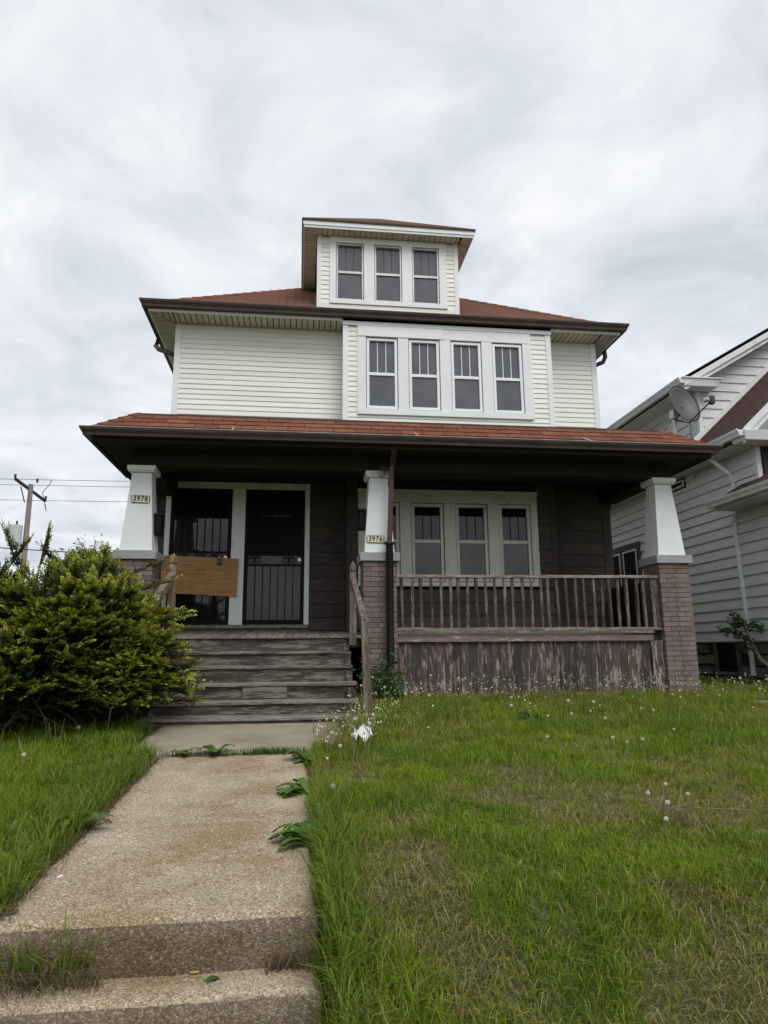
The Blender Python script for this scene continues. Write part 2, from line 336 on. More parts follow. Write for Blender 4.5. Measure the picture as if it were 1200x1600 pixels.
def npmesh(name, V, F, mat, cols=None, parent=None):
    me = bpy.data.meshes.new(name); V = np.ascontiguousarray(V, np.float32); F = np.ascontiguousarray(F, np.int32)
    k = F.shape[1]
    me.vertices.add(len(V)); me.vertices.foreach_set('co', V.ravel()); me.loops.add(F.size); me.loops.foreach_set('vertex_index', F.ravel())
    me.polygons.add(len(F)); me.polygons.foreach_set('loop_start', np.arange(0, F.size, k, dtype=np.int32)); me.polygons.foreach_set('loop_total', np.full(len(F), k, np.int32))
    me.update(calc_edges=True)
    if cols is not None:
        ca = me.color_attributes.new('Col', 'FLOAT_COLOR', 'POINT'); c4 = np.ones((len(V), 4), np.float32); c4[:, :3] = cols; ca.data.foreach_set('color', c4.ravel())
    me.materials.append(MATS[mat]); return link(name, me, parent)
TBL = RNG.rand(256, 256)
def vn(x, y, s=1.0, seed=0):
    x = np.asarray(x, float) * s + seed * 17.3; y = np.asarray(y, float) * s + seed * 31.7
    xi = np.floor(x).astype(int); yi = np.floor(y).astype(int); fx = x - xi; fy = y - yi; fx = fx * fx * (3 - 2 * fx); fy = fy * fy * (3 - 2 * fy)
    a = TBL[xi & 255, yi & 255]; b = TBL[(xi + 1) & 255, yi & 255]; c = TBL[xi & 255, (yi + 1) & 255]; d = TBL[(xi + 1) & 255, (yi + 1) & 255]
    return (a * (1 - fx) + b * fx) * (1 - fy) + (c * (1 - fx) + d * fx) * fy
def fbm(x, y, s, seed=0): return (vn(x, y, s, seed) * 0.5 + vn(x, y, s * 2.1, seed + 1) * 0.3 + vn(x, y, s * 4.3, seed + 2) * 0.2)

# ------------------------------------------------------------------ ground
WX0, WX1 = -1.13, 0.085      # walkway edges
STEP1, STEP2 = 2.905, 2.676  # faces of the two concrete steps
def walkz(y): return -0.78 - 0.0466 * (7.62 - np.asarray(y, float))
def ss(a, b, t):
    t = np.clip((np.asarray(t, float) - a) / (b - a), 0, 1); return t * t * (3 - 2 * t)
def gz(x, y):
    x = np.asarray(x, float); y = np.asarray(y, float)
    base = np.where(y > 9.15, -0.63, np.where(y > 2.9, -0.63 - 0.0592 * (9.15 - y), -1.0 - 0.36 * (2.9 - y)))
    base = base + 0.05 * (fbm(x, y, 0.9, 3) - 0.5) * ss(40, 10, np.abs(y)) + 0.03 * ss(0.2, 0.8, x) * ss(2, 3, y) * ss(8, 6, y)
    base = np.maximum(base, -1.56)
    wz = np.where(y > STEP1 + 0.03, walkz(y) - 0.05, np.where(y > STEP2, -1.25, -1.5))
    mk = ss(WX0 - 0.07, WX0 - 0.01, x) * ss(WX1 + 0.07, WX1 + 0.01, x) * ss(7.75, 7.6, y)
    mk2 = ss(-1.50, -1.44, x) * ss(0.52, 0.44, x) * ss(6.02, 6.12, y) * ss(9.2, 9.0, y)   # landing in front of the stairs
    wz2 = walkz(np.minimum(y, 7.62)) - 0.05 + 0.04 * (x < -1.45)
    r = base * (1 - mk) + np.minimum(wz, base) * mk
    return r * (1 - mk2) + np.minimum(wz2, r) * mk2
gx = np.concatenate([[-900, -300, -120, -60, -35], np.arange(-22, -6, 1.0), np.arange(-6, -1.9, 0.12), np.arange(-1.9, 1.2, 0.035), np.arange(1.2, 9, 0.12), np.arange(9, 22, 1.0), [35, 60, 120, 300, 900]])
gy = np.concatenate([[-900, -300, -100, -40, -20], np.arange(-12, 0.5, 0.8), np.arange(0.5, 9.6, 0.07), np.arange(9.6, 22, 0.7), [30, 45, 70, 120, 300, 1200]])
GX, GY = np.meshgrid(gx, gy); V = np.stack([GX.ravel(), GY.ravel(), gz(GX, GY).ravel()], 1)
nx = len(gx); ii = np.arange(len(gy) - 1)[:, None] * nx + np.arange(nx - 1)[None]; F = np.stack([ii, ii + 1, ii + nx + 1, ii + nx], -1).reshape(-1, 4)
g_ = npmesh('ground', V, F, 'soil_and_thatch'); tag(g_, kind='structure'); smooth(g_)

# concrete walk up to the house: worn slab, landing and two steps down to the pavement
def slab_grid(name, x0, x1, y0, y1, zf, thick, mat, parent=None, n=(40, 70), amp=0.006, wob=0.012, roundy=0.03):
    xs = np.linspace(x0, x1, n[0]); ys = np.linspace(y0, y1, n[1]); A, B = np.meshgrid(xs, ys)
    Z = zf(B) + amp * (fbm(A, B, 6.0, 5) - 0.5) * 2
    ed = np.minimum.reduce([A - x0, x1 - A, B - y0]); Z = Z - roundy * 0.6 * np.clip(1 - ed / roundy, 0, 1) ** 2
    A2 = A + np.where((A == x0) | (A == x1), wob * (vn(A * 9, B, 5.0, 2) - 0.5) * 2, 0); B2 = B + np.where(B == y0, wob * 1.3 * (vn(A, B * 7, 4.0, 9) - 0.5) * 2, 0)
    top = np.stack([A2.ravel(), B2.ravel(), Z.ravel()], 1); nn = n[0]
    jj = np.arange(n[1] - 1)[:, None] * nn + np.arange(nn - 1)[None]; Fq = np.stack([jj, jj + 1, jj + nn + 1, jj + nn], -1).reshape(-1, 4)
    rim = list(range(nn)) + [r * nn + nn - 1 for r in range(1, n[1])] + [(n[1] - 1) * nn + k for k in range(nn - 2, -1, -1)] + [r * nn for r in range(n[1] - 2, 0, -1)]
    b0 = len(top); low = top[rim].copy(); low[:, 2] -= thick; k = len(rim)
    side = np.array([(rim[i], b0 + i, b0 + (i + 1) % k, rim[(i + 1) % k]) for i in range(k)])
    o = npmesh(name, np.vstack([top, low]), np.vstack([Fq, side]), mat, parent=parent); smooth(o)
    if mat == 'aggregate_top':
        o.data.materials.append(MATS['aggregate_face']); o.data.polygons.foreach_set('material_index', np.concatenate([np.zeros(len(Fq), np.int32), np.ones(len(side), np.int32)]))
    return o
walk = thing('walkway', (-0.5, 5, -0.9), None, None); tag(walk, kind='structure')
s1 = slab_grid('slab', WX0, WX1, STEP1, 6.03, walkz, 0.30, 'aggregate_top', walk, (50, 110), 0.007, 0.024, 0.045)
slab_grid('slab', -1.42, 0.42, 6.06, 7.66, lambda y: walkz(y) + 0.012, 0.15, 'sidewalk_concrete', walk, (40, 30), 0.003, 0.01, 0.02)
def stepface(name, y, zt, zb, x0, x1):   # rough riser face standing 3 mm in front of the slab edge
    xs = np.linspace(x0, x1, 60); zs = np.linspace(zb, zt, 8); A, B = np.meshgrid(xs, zs)
    Yv = y + 0.012 * (fbm(A, B * 3, 7.0, 8) - 0.5) + 0.02 * ss(zt - 0.03, zt, B)
    V_ = np.stack([A.ravel(), Yv.ravel(), B.ravel()], 1); jj = np.arange(7)[:, None] * 60 + np.arange(59)[None]
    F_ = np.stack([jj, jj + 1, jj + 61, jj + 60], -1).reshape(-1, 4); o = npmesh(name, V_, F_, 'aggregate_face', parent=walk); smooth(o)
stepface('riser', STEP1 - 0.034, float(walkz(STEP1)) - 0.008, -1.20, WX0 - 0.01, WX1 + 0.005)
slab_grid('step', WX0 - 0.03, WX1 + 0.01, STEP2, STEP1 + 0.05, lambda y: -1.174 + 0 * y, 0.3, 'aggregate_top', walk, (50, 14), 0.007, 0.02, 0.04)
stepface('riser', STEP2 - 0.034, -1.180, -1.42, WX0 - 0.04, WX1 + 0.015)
slab_grid('step', WX0 - 0.03, WX1 + 0.01, 2.36, STEP2 + 0.05, lambda y: -1.36 + 0 * y, 0.3, 'aggregate_top', walk, (30, 10), 0.006, 0.012)
sw = slab_grid('sidewalk', -14, 14, -0.4, 2.34, lambda y: -1.53 + 0 * y, 0.2, 'sidewalk_concrete', None, (60, 10)); tag(sw, kind='structure')
pw = slab_grid('path', 5.45, 9.5, 7.62, 8.2, lambda y: -0.672 + 0 * y, 0.12, 'sidewalk_concrete', None, (20, 8)); tag(pw, kind='structure')

# ------------------------------------------------------------------ the duplex
YW, YB = 11.1, 10.72                 # main wall plane, bay plane
XL, XR = -2.15, 5.33                 # house corners
BL, BR = 0.68, 4.33                  # bay
house = thing('duplex_house', (1.59, 12, -0.63), 'cream-sided two-storey duplex with brown hipped roof, dormer and weathered front porch', 'house')
def boards(parent, x0, x1, yface, z0, z1, exp, mat, proud=0.013, name='siding_board', jit=0.0):
    """lapped boards facing -Y, one object each, sharing one mesh"""
    mb = MB(); L = x1 - x0
    mb.prism([(0, 0, 0), (0, -proud, 0), (0, -proud, exp * 0.10), (0, -0.002, exp), (0, 0, exp)], (L, 0, 0)); me = mb.mesh(name, mat)
    z = z0; n = 0
    while z < z1 - exp * 0.35:
        if z + exp > z1 + 0.002:
            m2 = MB(); e_ = z1 - z; m2.prism([(0, 0, 0), (0, -proud, 0), (0, -proud, e_ * 0.12), (0, -proud * (1 - e_ / exp) - 0.002, e_), (0, 0, e_)], (L, 0, 0)); dd = m2.mesh(name, mat)
        else: dd = me
        link(name, dd, parent, (x0, yface - random.uniform(0, jit), z)); z += exp; n += 1
SOF = 5.50
# upper wall with bay (core slightly behind the boards)
uw = MB(); uw.box(XL + 0.02, XR - 0.02, YW + 0.002, 22, 2.99, 5.58); uw.box(BL + 0.02, BR - 0.02, YB + 0.13, YW - 0.02, 2.99, 5.55); uw = uw.build('upper_wall', 'cream_siding', house)
EX = 0.0905
boards(uw, XL + 0.085, BL + 0.004, YW, 3.24, 5.48, EX, 'cream_siding', jit=0.002)
boards(uw, BR - 0.004, XR - 0.085, YW, 3.24, 5.48, EX, 'cream_siding', jit=0.002)
boards(uw, BL + 0.085, 0.925, YB, 3.245, 5.44, EX, 'cream_siding')
boards(uw, 3.955, BR - 0.085, YB, 3.245, 5.44, EX, 'cream_siding')
boards(uw, 0.925, 3.955, YB, 3.245, 3.835, EX, 'cream_siding')
for (a, b, yy, zt) in ((XL - 0.015, XL + 0.085, YW, 5.49), (XR - 0.085, XR + 0.015, YW, 5.49), (BL - 0.012, BL + 0.085, YB, 5.47), (BR - 0.085, BR + 0.012, YB, 5.47)):
    MB().box(a, b, yy - 0.022, yy + 0.09, 3.15, zt).build('corner_board', 'white_trim', uw, 0.004)
MB().box(0.905, 0.925, YB - 0.02, YB - 0.0005, 3.84, 5.44).build('channel_strip', 'cream_siding', uw); MB().box(3.955, 3.975, YB - 0.02, YB - 0.0005, 3.84, 5.44).build('channel_strip', 'cream_siding', uw)
# window trim of the upper bay: flat white boards between the four windows
WXS = [1.062, 1.792, 2.530, 3.265]; WW = 0.548
def trim_field(parent, y, zt, zb, hz, mat, dz=0.03, xs=WXS, ww=WW, xl=0.925, xr=3.955, sill=0.10):
    t = MB(); edges = [xl] + sum([[q, q + ww] for q in xs], []) + [xr]
    for i in range(0, len(edges), 2): t.box(edges[i], edges[i + 1], y - dz, y + 0.03, zb + sill, hz)
    o = t.build('window_casing', mat, parent, 0.004)
    return o
tf = trim_field(house, YB, 5.40, 3.835, 5.232, 'white_trim')
MB().box(0.925, 2.405, YB - 0.042, YB + 0.03, 5.234, 5.425).build('head_board', 'white_trim', tf, 0.004)
MB().box(2.407, 3.955, YB - 0.034, YB + 0.03, 5.234, 5.425).build('head_board', 'white_trim', tf, 0.004)
MB().box(0.925, 3.955, YB - 0.045, YB + 0.03, 3.835, 3.933).build('sill_board', 'white_trim', tf, 0.005)
def window(parent, x0, x1, z0, z1, y, fmat, gtop, gbot, meet, muntin=2, fw=0.045, mmat=None, recess=0.02, bar=0.012):
    """double-hung window facing -Y; the frame is the part, sashes, panes and muntins its pieces"""
    f = MB(); yo = y + recess; d = 0.05
    f.box(x0, x0 + fw, yo - 0.03, yo + d, z0, z1); f.box(x1 - fw, x1, yo - 0.03, yo + d, z0, z1)
    f.box(x0 + fw, x1 - fw, yo - 0.03, yo + d, z1 - fw, z1); f.box(x0 + fw, x1 - fw, yo - 0.03, yo + d, z0, z0 + fw)
    fr = f.build('window', fmat, parent, 0.003)
    MB().box(x0 - 0.01, x1 + 0.01, yo + d + 0.003, yo + d + 0.02, z0 - 0.01, z1 + 0.01).build('backing', 'shadow_gap', fr)
    MB().box(x0 + fw, x1 - fw, yo - 0.022, yo + 0.035, meet - 0.022, meet + 0.022).build('meeting_rail', fmat, fr, 0.003)
    MB().box(x0 + fw + 0.002, x1 - fw - 0.002, yo + 0.018, yo + 0.024, meet + 0.022, z1 - fw).build('pane', gtop, fr)
    MB().box(x0 + fw + 0.002, x1 - fw - 0.002, yo + 0.004, yo + 0.010, z0 + fw, meet - 0.022).build('pane', gbot, fr)
    s = MB(); sw_ = 0.016
    s.box(x0 + fw, x1 - fw, yo + 0.006, yo + 0.016, meet + 0.023, meet + 0.023 + sw_); s.build('sash_lip', fmat, fr)
    for k in range(muntin):
        xm = x0 + fw + (x1 - x0 - 2 * fw) * (k + 1) / (muntin + 1)
        MB().box(xm - bar / 2, xm + bar / 2, yo + 0.008, yo + 0.017, meet + 0.04, z1 - fw).build('muntin', mmat or fmat, fr)
    return fr
for q in WXS: window(house, q + 0.012, q + WW - 0.012, 3.952, 5.215, YB, 'vinyl_frame', 'glass_screened', 'glass_screened', 4.565)

# eaves: soffit panels, fascia, gutter
GL, GR, GF = -2.545, 5.645, 10.675    # gutter back line
fas = MB(); fas.sweep([(GL, 22), (GL, GF), (GR, GF), (GR, 22)], 0, [(-0.03, SOF - 0.005), (-0.002, SOF - 0.005), (-0.002, 5.64), (-0.03, 5.64)]); fas = fas.build('fascia', 'white_trim', house)
sf = MB(); sf.box(GL + 0.01, XL + 0.02, GF + 0.05, 22, SOF + 0.012, SOF + 0.02); sf.box(XR - 0.02, GR - 0.01, GF + 0.05, 22, SOF + 0.012, SOF + 0.02); sf.box(XL + 0.02, XR - 0.02, GF + 0.01, YW + 0.01, SOF + 0.012, SOF + 0.02)
sf = sf.build('soffit', 'soffit_gap_shade', house)
pw_ = 0.098
def sof_panel(x0, x1, y0, y1, z=SOF, parent=sf, mat='soffit_vinyl', nm='soffit_panel'):
    MB().box(x0, x1, y0, y1, z - 0.004, z + 0.008).build(nm, mat, parent)
k = XL - 0.02
while k < BL - 0.02: sof_panel(k, min(k + pw_ - 0.018, BL), GF + 0.03, YW + 0.004); k += pw_
k = BR + 0.005
while k < XR - 0.02: sof_panel(k, min(k + pw_ - 0.018, XR), GF + 0.03, YW + 0.004); k += pw_
k = YW + 0.02
while k < 14.5:
    sof_panel(GL + 0.03, XL - 0.004, k, k + pw_ - 0.018); sof_panel(XR + 0.004, GR - 0.03, k, k + pw_ - 0.018); k += pw_
for sx, xe, xw in ((1, GL, XL), (-1, GR, XR)):      # mitred corners: clipped panels on both sides of the diagonal
    wx = abs(xw - xe); wy = YW - GF; q = 0.03
    while q < wx - 0.012:
        b = min(q + 0.08, wx); ya, yb = GF + 0.028 + q * wy / wx, GF + 0.028 + b * wy / wx; zl, zh = SOF - 0.004, SOF + 0.008
        P4 = [(xe + sx * q, GF + 0.03), (xe + sx * b, GF + 0.03), (xe + sx * b, yb), (xe + sx * q, ya)]
        MB().hexa([(u, v, zl) for u, v in P4], [(u, v, zh) for u, v in P4]).build('soffit_panel', 'soffit_vinyl', sf)
        q += 0.098
    q = 0.06
    while q < wy - 0.03:
        b = q + 0.08; xa, xb = xe + sx * (q * wx / wy - 0.004), xe + sx * min(b * wx / wy - 0.004, wx)
        P4 = [(xe + sx * 0.03, GF + q), (max(xa, xe + .031) if sx > 0 else min(xa, xe - .031), GF + q), (xb, GF + b), (xe + sx * 0.03, GF + b)]
        MB().hexa([(u, v, zl) for u, v in P4], [(u, v, zh) for u, v in P4]).build('soffit_panel', 'soffit_vinyl', sf)
        q += 0.098
MB().box(XL + 0.08, BL, YW - 0.02, YW - 0.001, 5.478, 5.494).build('soffit_trim', 'soffit_vinyl', sf); MB().box(BR, XR - 0.08, YW - 0.02, YW - 0.001, 5.478, 5.494).build('soffit_trim', 'soffit_vinyl', sf)
MB().box(BL - 0.02, BR + 0.02, GF + 0.002, YB + 0.03, 5.428, 5.56).build('frieze_board', 'white_trim', fas)
KG = [(0, 0), (0.085, 0), (0.092, 0.035), (0.118, 0.08), (0.125, 0.105), (0.125, 0.118), (0.110, 0.118), (0.110, 0.105), (0.012, 0.09), (0.0, 0.118)]
gut = MB(); gut.sweep([(GL, 22), (GL, GF), (GR, GF), (GR, 22)], 5.535, KG); gut = gut.build('gutter', 'brown_metal', house)
MB().tube([(-2.62, 11.9, 5.54), (-2.65, 11.88, 5.42), (-2.58, 11.8, 5.33), (-2.32, 11.64, 5.18), (-2.22, 11.6, 5.08), (-2.21, 11.6, 4.9), (-2.21, 11.6, 3.0)], 0.045, 10).build('downspout', 'brown_metal', gut)
MB().tube([(GR + 0.06, 11.45, 5.53), (GR + 0.075, 11.47, 5.42), (GR + 0.04, 11.5, 5.33), (XR + 0.17, 11.52, 5.25), (XR + 0.06, 11.53, 5.17), (XR + 0.04, 11.53, 5.0), (XR + 0.04, 11.53, 3.0)], 0.042, 10).build('downspout', 'brown_metal', gut)

# main hipped roof
def hip_roof(name, x0, x1, y0, y1, z, pitch, mat, parent, thick=0.03):
    xm = (x0 + x1) / 2; h = (x1 - x0) / 2; zt = z + pitch * h; a, b, c, d = (x0, y0, z), (x1, y0, z), (x1, y1, z), (x0, y1, z); r0, r1 = (xm, y0 + h, zt), (xm, y1 - h, zt)
    q = math.hypot(1, pitch); ln = [(a, b, r0), (b, c, r1, r0), (c, d, r1), (d, a, r0, r1)]
    fr = [(a, (1, 0, 0), (0, 1 / q, pitch / q)), (b, (0, 1, 0), (-1 / q, 0, pitch / q)), (c, (-1, 0, 0), (0, -1 / q, pitch / q)), (d, (0, -1, 0), (1 / q, 0, pitch / q))]
    polys = list(zip(ln, fr)); low = [(p_[0], p_[1], p_[2] - thick) for p_ in (a, b, c, d)]
    polys += [((low[i], low[(i + 1) % 4], (a, b, c, d)[(i + 1) % 4], (a, b, c, d)[i]), None) for i in range(4)] + [((low[3], low[2], low[1], low[0]), None)]
    return uvmesh(name, polys, mat, parent), (a, b, c, d, r0, r1)
mr_, pts = hip_roof('main_roof', GL - 0.05, GR + 0.05, GF - 0.05, 22.2, 5.605, 0.725, 'roof_brown', house)
for p0, p1 in ((pts[0], pts[4]), (pts[1], pts[4])):
    A, B = Vector(p0), Vector(p1); n_ = 26
    for i in range(n_):
        u0 = A.lerp(B, i / n_); u1 = A.lerp(B, (i + 1.15) / n_); sx = 1 if p0 is pts[0] else -1
        t = MB(); s_ = 0.11
        t.add([u0 + Vector((0, 0, 0.03)), u0 + Vector((sx * s_, 0, 0.008)), u0 + Vector((0, s_, 0.008)), u1 + Vector((0, 0, 0.018)), u1 + Vector((sx * s_, 0, 0.003)), u1 + Vector((0, s_, 0.003))], [(0, 1, 4, 3), (0, 3, 5, 2), (0, 2, 1)])
        if i < 16: t.build('ridge_shingle', 'shingle_red', mr_)

# dormer
DX0, DX1, YD = 0.237, 2.80, 11.1
dm = MB(); dm.prism([(DX0 + 0.02, YD + 0.13, 5.85), (DX0 + 0.02, YD + 0.13, 7.36), (DX0 + 0.02, 13.3, 7.36), (DX0 + 0.02, 13.3, 7.2)], (DX1 - DX0 - 0.04, 0, 0)); dm = dm.build('dormer', 'cream_siding', house)
boards(dm, DX0 + 0.07, 0.452, YD, 6.02, 7.33, 0.091, 'cream_siding'); boards(dm, 2.588, DX1 - 0.07, YD, 6.02, 7.33, 0.091, 'cream_siding')
MB().box(DX0 - 0.012, DX0 + 0.07, YD - 0.02, YD + 0.1, 5.90, 7.345).build('corner_board', 'white_trim', dm, 0.004); MB().box(DX1 - 0.07, DX1 + 0.012, YD - 0.02, YD + 0.1, 5.90, 7.345).build('corner_board', 'white_trim', dm, 0.004)
MB().box(DX0 + 0.07, DX1 - 0.07, YD - 0.018, YD + 0.02, 5.92, 6.018).build('base_board', 'cream_siding', dm, 0.004)
DWX = [0.565, 1.258, 1.948]; DW = 0.502
t = MB(); ed = [0.452] + sum([[q, q + DW] for q in DWX], []) + [2.588]
for i in range(0, len(ed), 2): t.box(ed[i], ed[i + 1], YD - 0.03, YD + 0.02, 6.10, 7.225)
dc = t.build('window_casing', 'white_trim', dm, 0.004)
MB().box(0.452, 2.588, YD - 0.033, YD + 0.02, 7.227, 7.338).build('head_board', 'white_trim', dm, 0.004); MB().box(0.452, 2.588, YD - 0.04, YD + 0.02, 6.022, 6.098).build('sill_board', 'white_trim', dm, 0.004)
for q in DWX: window(house, q + 0.008, q + DW - 0.008, 6.108, 7.218, YD, 'galvanised', 'glass_screened', 'glass_screened', 6.655, 2, 0.028, 'plastic_grey', 0.022, 0.009)
DS = 7.352
ov = 0.235
MB().box(DX0 - ov, DX1 + ov, YD - ov, 13.4, DS + 0.010, DS + 0.02).build('dormer_soffit', 'soffit_gap_shade', dm)
k = DX0 - 0.02
while k < DX1 + 0.0: sof_panel(k, k + 0.086, YD - ov + 0.004, YD - 0.002, DS, dm); k += 0.098
k = YD - ov + 0.01
while k < 13.2:
    sof_panel(DX0 - ov + 0.004, DX0 - 0.022, k, k + 0.086, DS, dm); sof_panel(DX1 + 0.012, DX1 + ov - 0.004, k, k + 0.086, DS, dm); k += 0.098
MB().sweep([(DX0 - ov, 13.6), (DX0 - ov, YD - ov), (DX1 + ov, YD - ov), (DX1 + ov, 13.6)], 0, [(0, DS - 0.01), (0.02, DS - 0.01), (0.02, DS + 0.035), (0.035, DS + 0.035), (0.035, DS + 0.12), (0, DS + 0.12)]).build('dormer_fascia', 'white_trim', dm)
MB().sweep([(DX0 - ov, 13.6), (DX0 - ov, YD - ov), (DX1 + ov, YD - ov), (DX1 + ov, 13.6)], 0, [(0, DS + 0.121), (0.055, DS + 0.112), (0.06, DS + 0.140), (0, DS + 0.15)]).build('drip_edge', 'brown_metal', dm)
hip_roof('dormer_roof', DX0 - ov - 0.05, DX1 + ov + 0.05, YD - ov - 0.05, 16.5, DS + 0.15, 0.75, 'roof_brown', house)

# lower wall: dark painted boards, bay, two doors
lw = MB(); lw.box(-2.33, XR - 0.02, YW + 0.002, 22, -0.7, 2.985); lw.box(0.82, 4.23, YB + 0.13, YW - 0.02, 0.1, 2.985); lw = lw.build('lower_wall', 'old_siding', house)
boards(lw, -2.31, -2.153, YW, 0.30, 2.86, 0.212, 'old_siding', 0.026); boards(lw, 0.16, 0.80, YW, 0.30, 2.85, 0.212, 'old_siding', 0.026, jit=0.004); boards(lw, 4.25, XR - 0.10, YW, 0.30, 2.85, 0.212, 'old_siding', 0.026, jit=0.004)
boards(lw, 0.82, 0.93, YB, 0.30, 2.85, 0.212, 'old_siding', 0.026); boards(lw, 3.925, 4.15, YB, 0.32, 2.85, 0.212, 'old_siding', 0.026, jit=0.004); boards(lw, 0.93, 3.925, YB, 0.30, 0.93, 0.212, 'old_siding', 0.02)
for a, b, yy in ((0.74, 0.82, YB), (4.15, 4.25, YB), (XR - 0.10, XR + 0.02, YW), (-2.36, -2.31, YW)):
    MB().box(a, b, yy - 0.028, yy + 0.30 if yy == YB else yy + 0.1, 0.25, 2.85).build('corner_board', 'porch_brown', lw, 0.004)
MB().tube([(XR + 0.1, 11.15, 2.75), (XR + 0.1, 11.16, 2.45), (XR + 0.06, 11.16, 2.33), (XR + 0.055, 11.16, -0.4)], 0.04, 8).build('downspout', 'brown_metal', lw)
c1 = trim_field(house, YB, 2.58, 0.95, 2.345, 'casing_paint', 0.03, xl=0.93, xr=3.925, sill=0.10)
MB().box(0.93, 3.925, YB - 0.034, YB + 0.03, 2.347, 2.50).build('head_board', 'casing_paint', c1, 0.004); MB().box(0.92, 3.935, YB - 0.055, YB + 0.03, 2.502, 2.56).build('head_cap', 'casing_paint', c1, 0.006); MB().box(0.92, 3.935, YB - 0.06, YB + 0.03, 0.975, 1.045).build('sill_board', 'casing_paint', c1, 0.006)
for i, q in enumerate(WXS): window(house, q + 0.01, q + WW - 0.01, 1.06, 2.335, YB, 'casing_paint', 'glass_dark', 'glass_curtain', 1.705, 2, 0.05, 'porch_dark', 0.03)

# doors with black security storm doors
db = MB(); db.box(-2.07, -1.10, YW - 0.012, YW + 0.001, 0.395, 2.59); db.box(-0.885, 0.077, YW - 0.012, YW + 0.001, 0.395, 2.59); db = db.build('door_recess', 'inner_door', house)
cs = MB(); cs.box(-2.152, -2.071, YW - 0.05, YW + 0.02, 0.30, 2.592); cs.box(-1.099, -0.887, YW - 0.055, YW + 0.02, 0.392, 2.592); cs.box(0.078, 0.158, YW - 0.05, YW + 0.02, 0.395, 2.592); cs = cs.build('door_casing', 'white_trim', house, 0.005)
MB().box(-2.13, 0.158, YW - 0.052, YW + 0.02, 2.594, 2.745).build('head_board', 'casing_paint', cs, 0.004); MB().box(-2.14, 0.168, YW - 0.075, YW + 0.02, 2.747, 2.825).build('head_cap', 'casing_paint', cs, 0.006)
MB().box(-2.06, 0.16, YW - 0.14, YW + 0.02, 0.335, 0.390).build('threshold', 'deck_wood', cs, 0.006); MB().box(-2.06, 0.16, YW - 0.09, YW + 0.02, 0.27, 0.334).build('threshold_base', 'deck_wood', cs, 0.006)
def storm_door(x0, x1, z0, z1, lo0, lo1, up0, up1, xs_gap, upper='glass_dark'):
    y = YW - 0.03; f = MB(); st = 0.055
    f.box(x0, x0 + st, y - 0.03, y + 0.012, z0, z1); f.box(x1 - st, x1, y - 0.03, y + 0.012, z0, z1); f.box(x0 + st, x1 - st, y - 0.03, y + 0.012, z1 - 0.07, z1); f.box(x0 + st, x1 - st, y - 0.03, y + 0.012, z0, lo0)
    f.box(x0 + st, x1 - st, y - 0.03, y + 0.012, lo1, lo1 + 0.03); f.box(x0 + st, x1 - st, y - 0.03, y + 0.012, up0 - 0.03, up0)
    d = f.build('storm_door', 'black_steel', house, 0.004)
    MB().box(x0 + st, x1 - st, y - 0.004, y + 0.004, lo0, lo1).build('pane', 'glass_storm', d); MB().box(x0 + st, x1 - st, y - 0.004, y + 0.004, up0, z1 - 0.07).build('pane', upper, d)
    MB().box(x0 + st, x1 - st, y - 0.003, y + 0.008, lo1 + 0.031, up0 - 0.031).build('mid_panel', 'mid_grey', d)
    nb = 7
    for k_ in range(1, nb):
        xb = x0 + st + (x1 - x0 - 2 * st) * k_ / nb
        MB().box(xb - 0.007, xb + 0.007, y - 0.028, y - 0.012, lo0, lo1).build('security_bar', 'black_steel', d); MB().box(xb - 0.007, xb + 0.007, y - 0.028, y - 0.012, up0, z1 - 0.07).build('security_bar', 'black_steel', d)
    h = (up0 - lo1 - 0.06) / 2; zc = (up0 + lo1) / 2
    for cx in xs_gap:                                     # scroll work
        for s_ in (-1, 1):
            pth = [(cx + s_ * (0.05 + 0.045 * math.cos(a)) * 1.0, y - 0.02, zc + h * 0.85 * math.sin(a) * (1 - a / 16)) for a in np.linspace(0, 9.5, 26)]
            MB().tube(pth, 0.006, 5).build('scroll', 'black_steel', d)
        MB().tube([(cx, y - 0.02, zc - h), (cx, y - 0.02, zc + h)], 0.006, 5).build('scroll', 'black_steel', d)
    lk = MB(); lk.tube([(x1 - 0.075, y - 0.03, zc + 0.0), (x1 - 0.075, y - 0.05, zc + 0.0)], 0.027, 16); lk.build('lock', 'brass', d)
    MB().tube([(x1 - 0.075, y - 0.05, zc), (x1 - 0.075, y - 0.056, zc)], 0.010, 10).build('keyhole', 'black_steel', d)
    return d
d1 = storm_door(-2.066, -1.104, 0.395, 2.588, 0.46, 1.36, 1.56, 0, (-1.85, -1.585, -1.33))
d2 = storm_door(-0.882, 0.074, 0.395, 2.588, 0.47, 1.33, 1.53, 0, (-0.72, -0.17), 'inner_door')
for k_ in range(5): MB().box(-0.62 + k_ * 0.095, -0.54 + k_ * 0.095, YW - 0.0355, YW - 0.0345, 2.145, 2.165).build('door_light', 'plastic_grey', d2)
for xx in (-1.095, 0.118): # pencilled hinge leaves on the casings
    MB().box(xx, xx + 0.018, YW - 0.062, YW - 0.056 + 0.006, 1.62, 1.73).build('hinge_leaf', 'galvanised', cs)

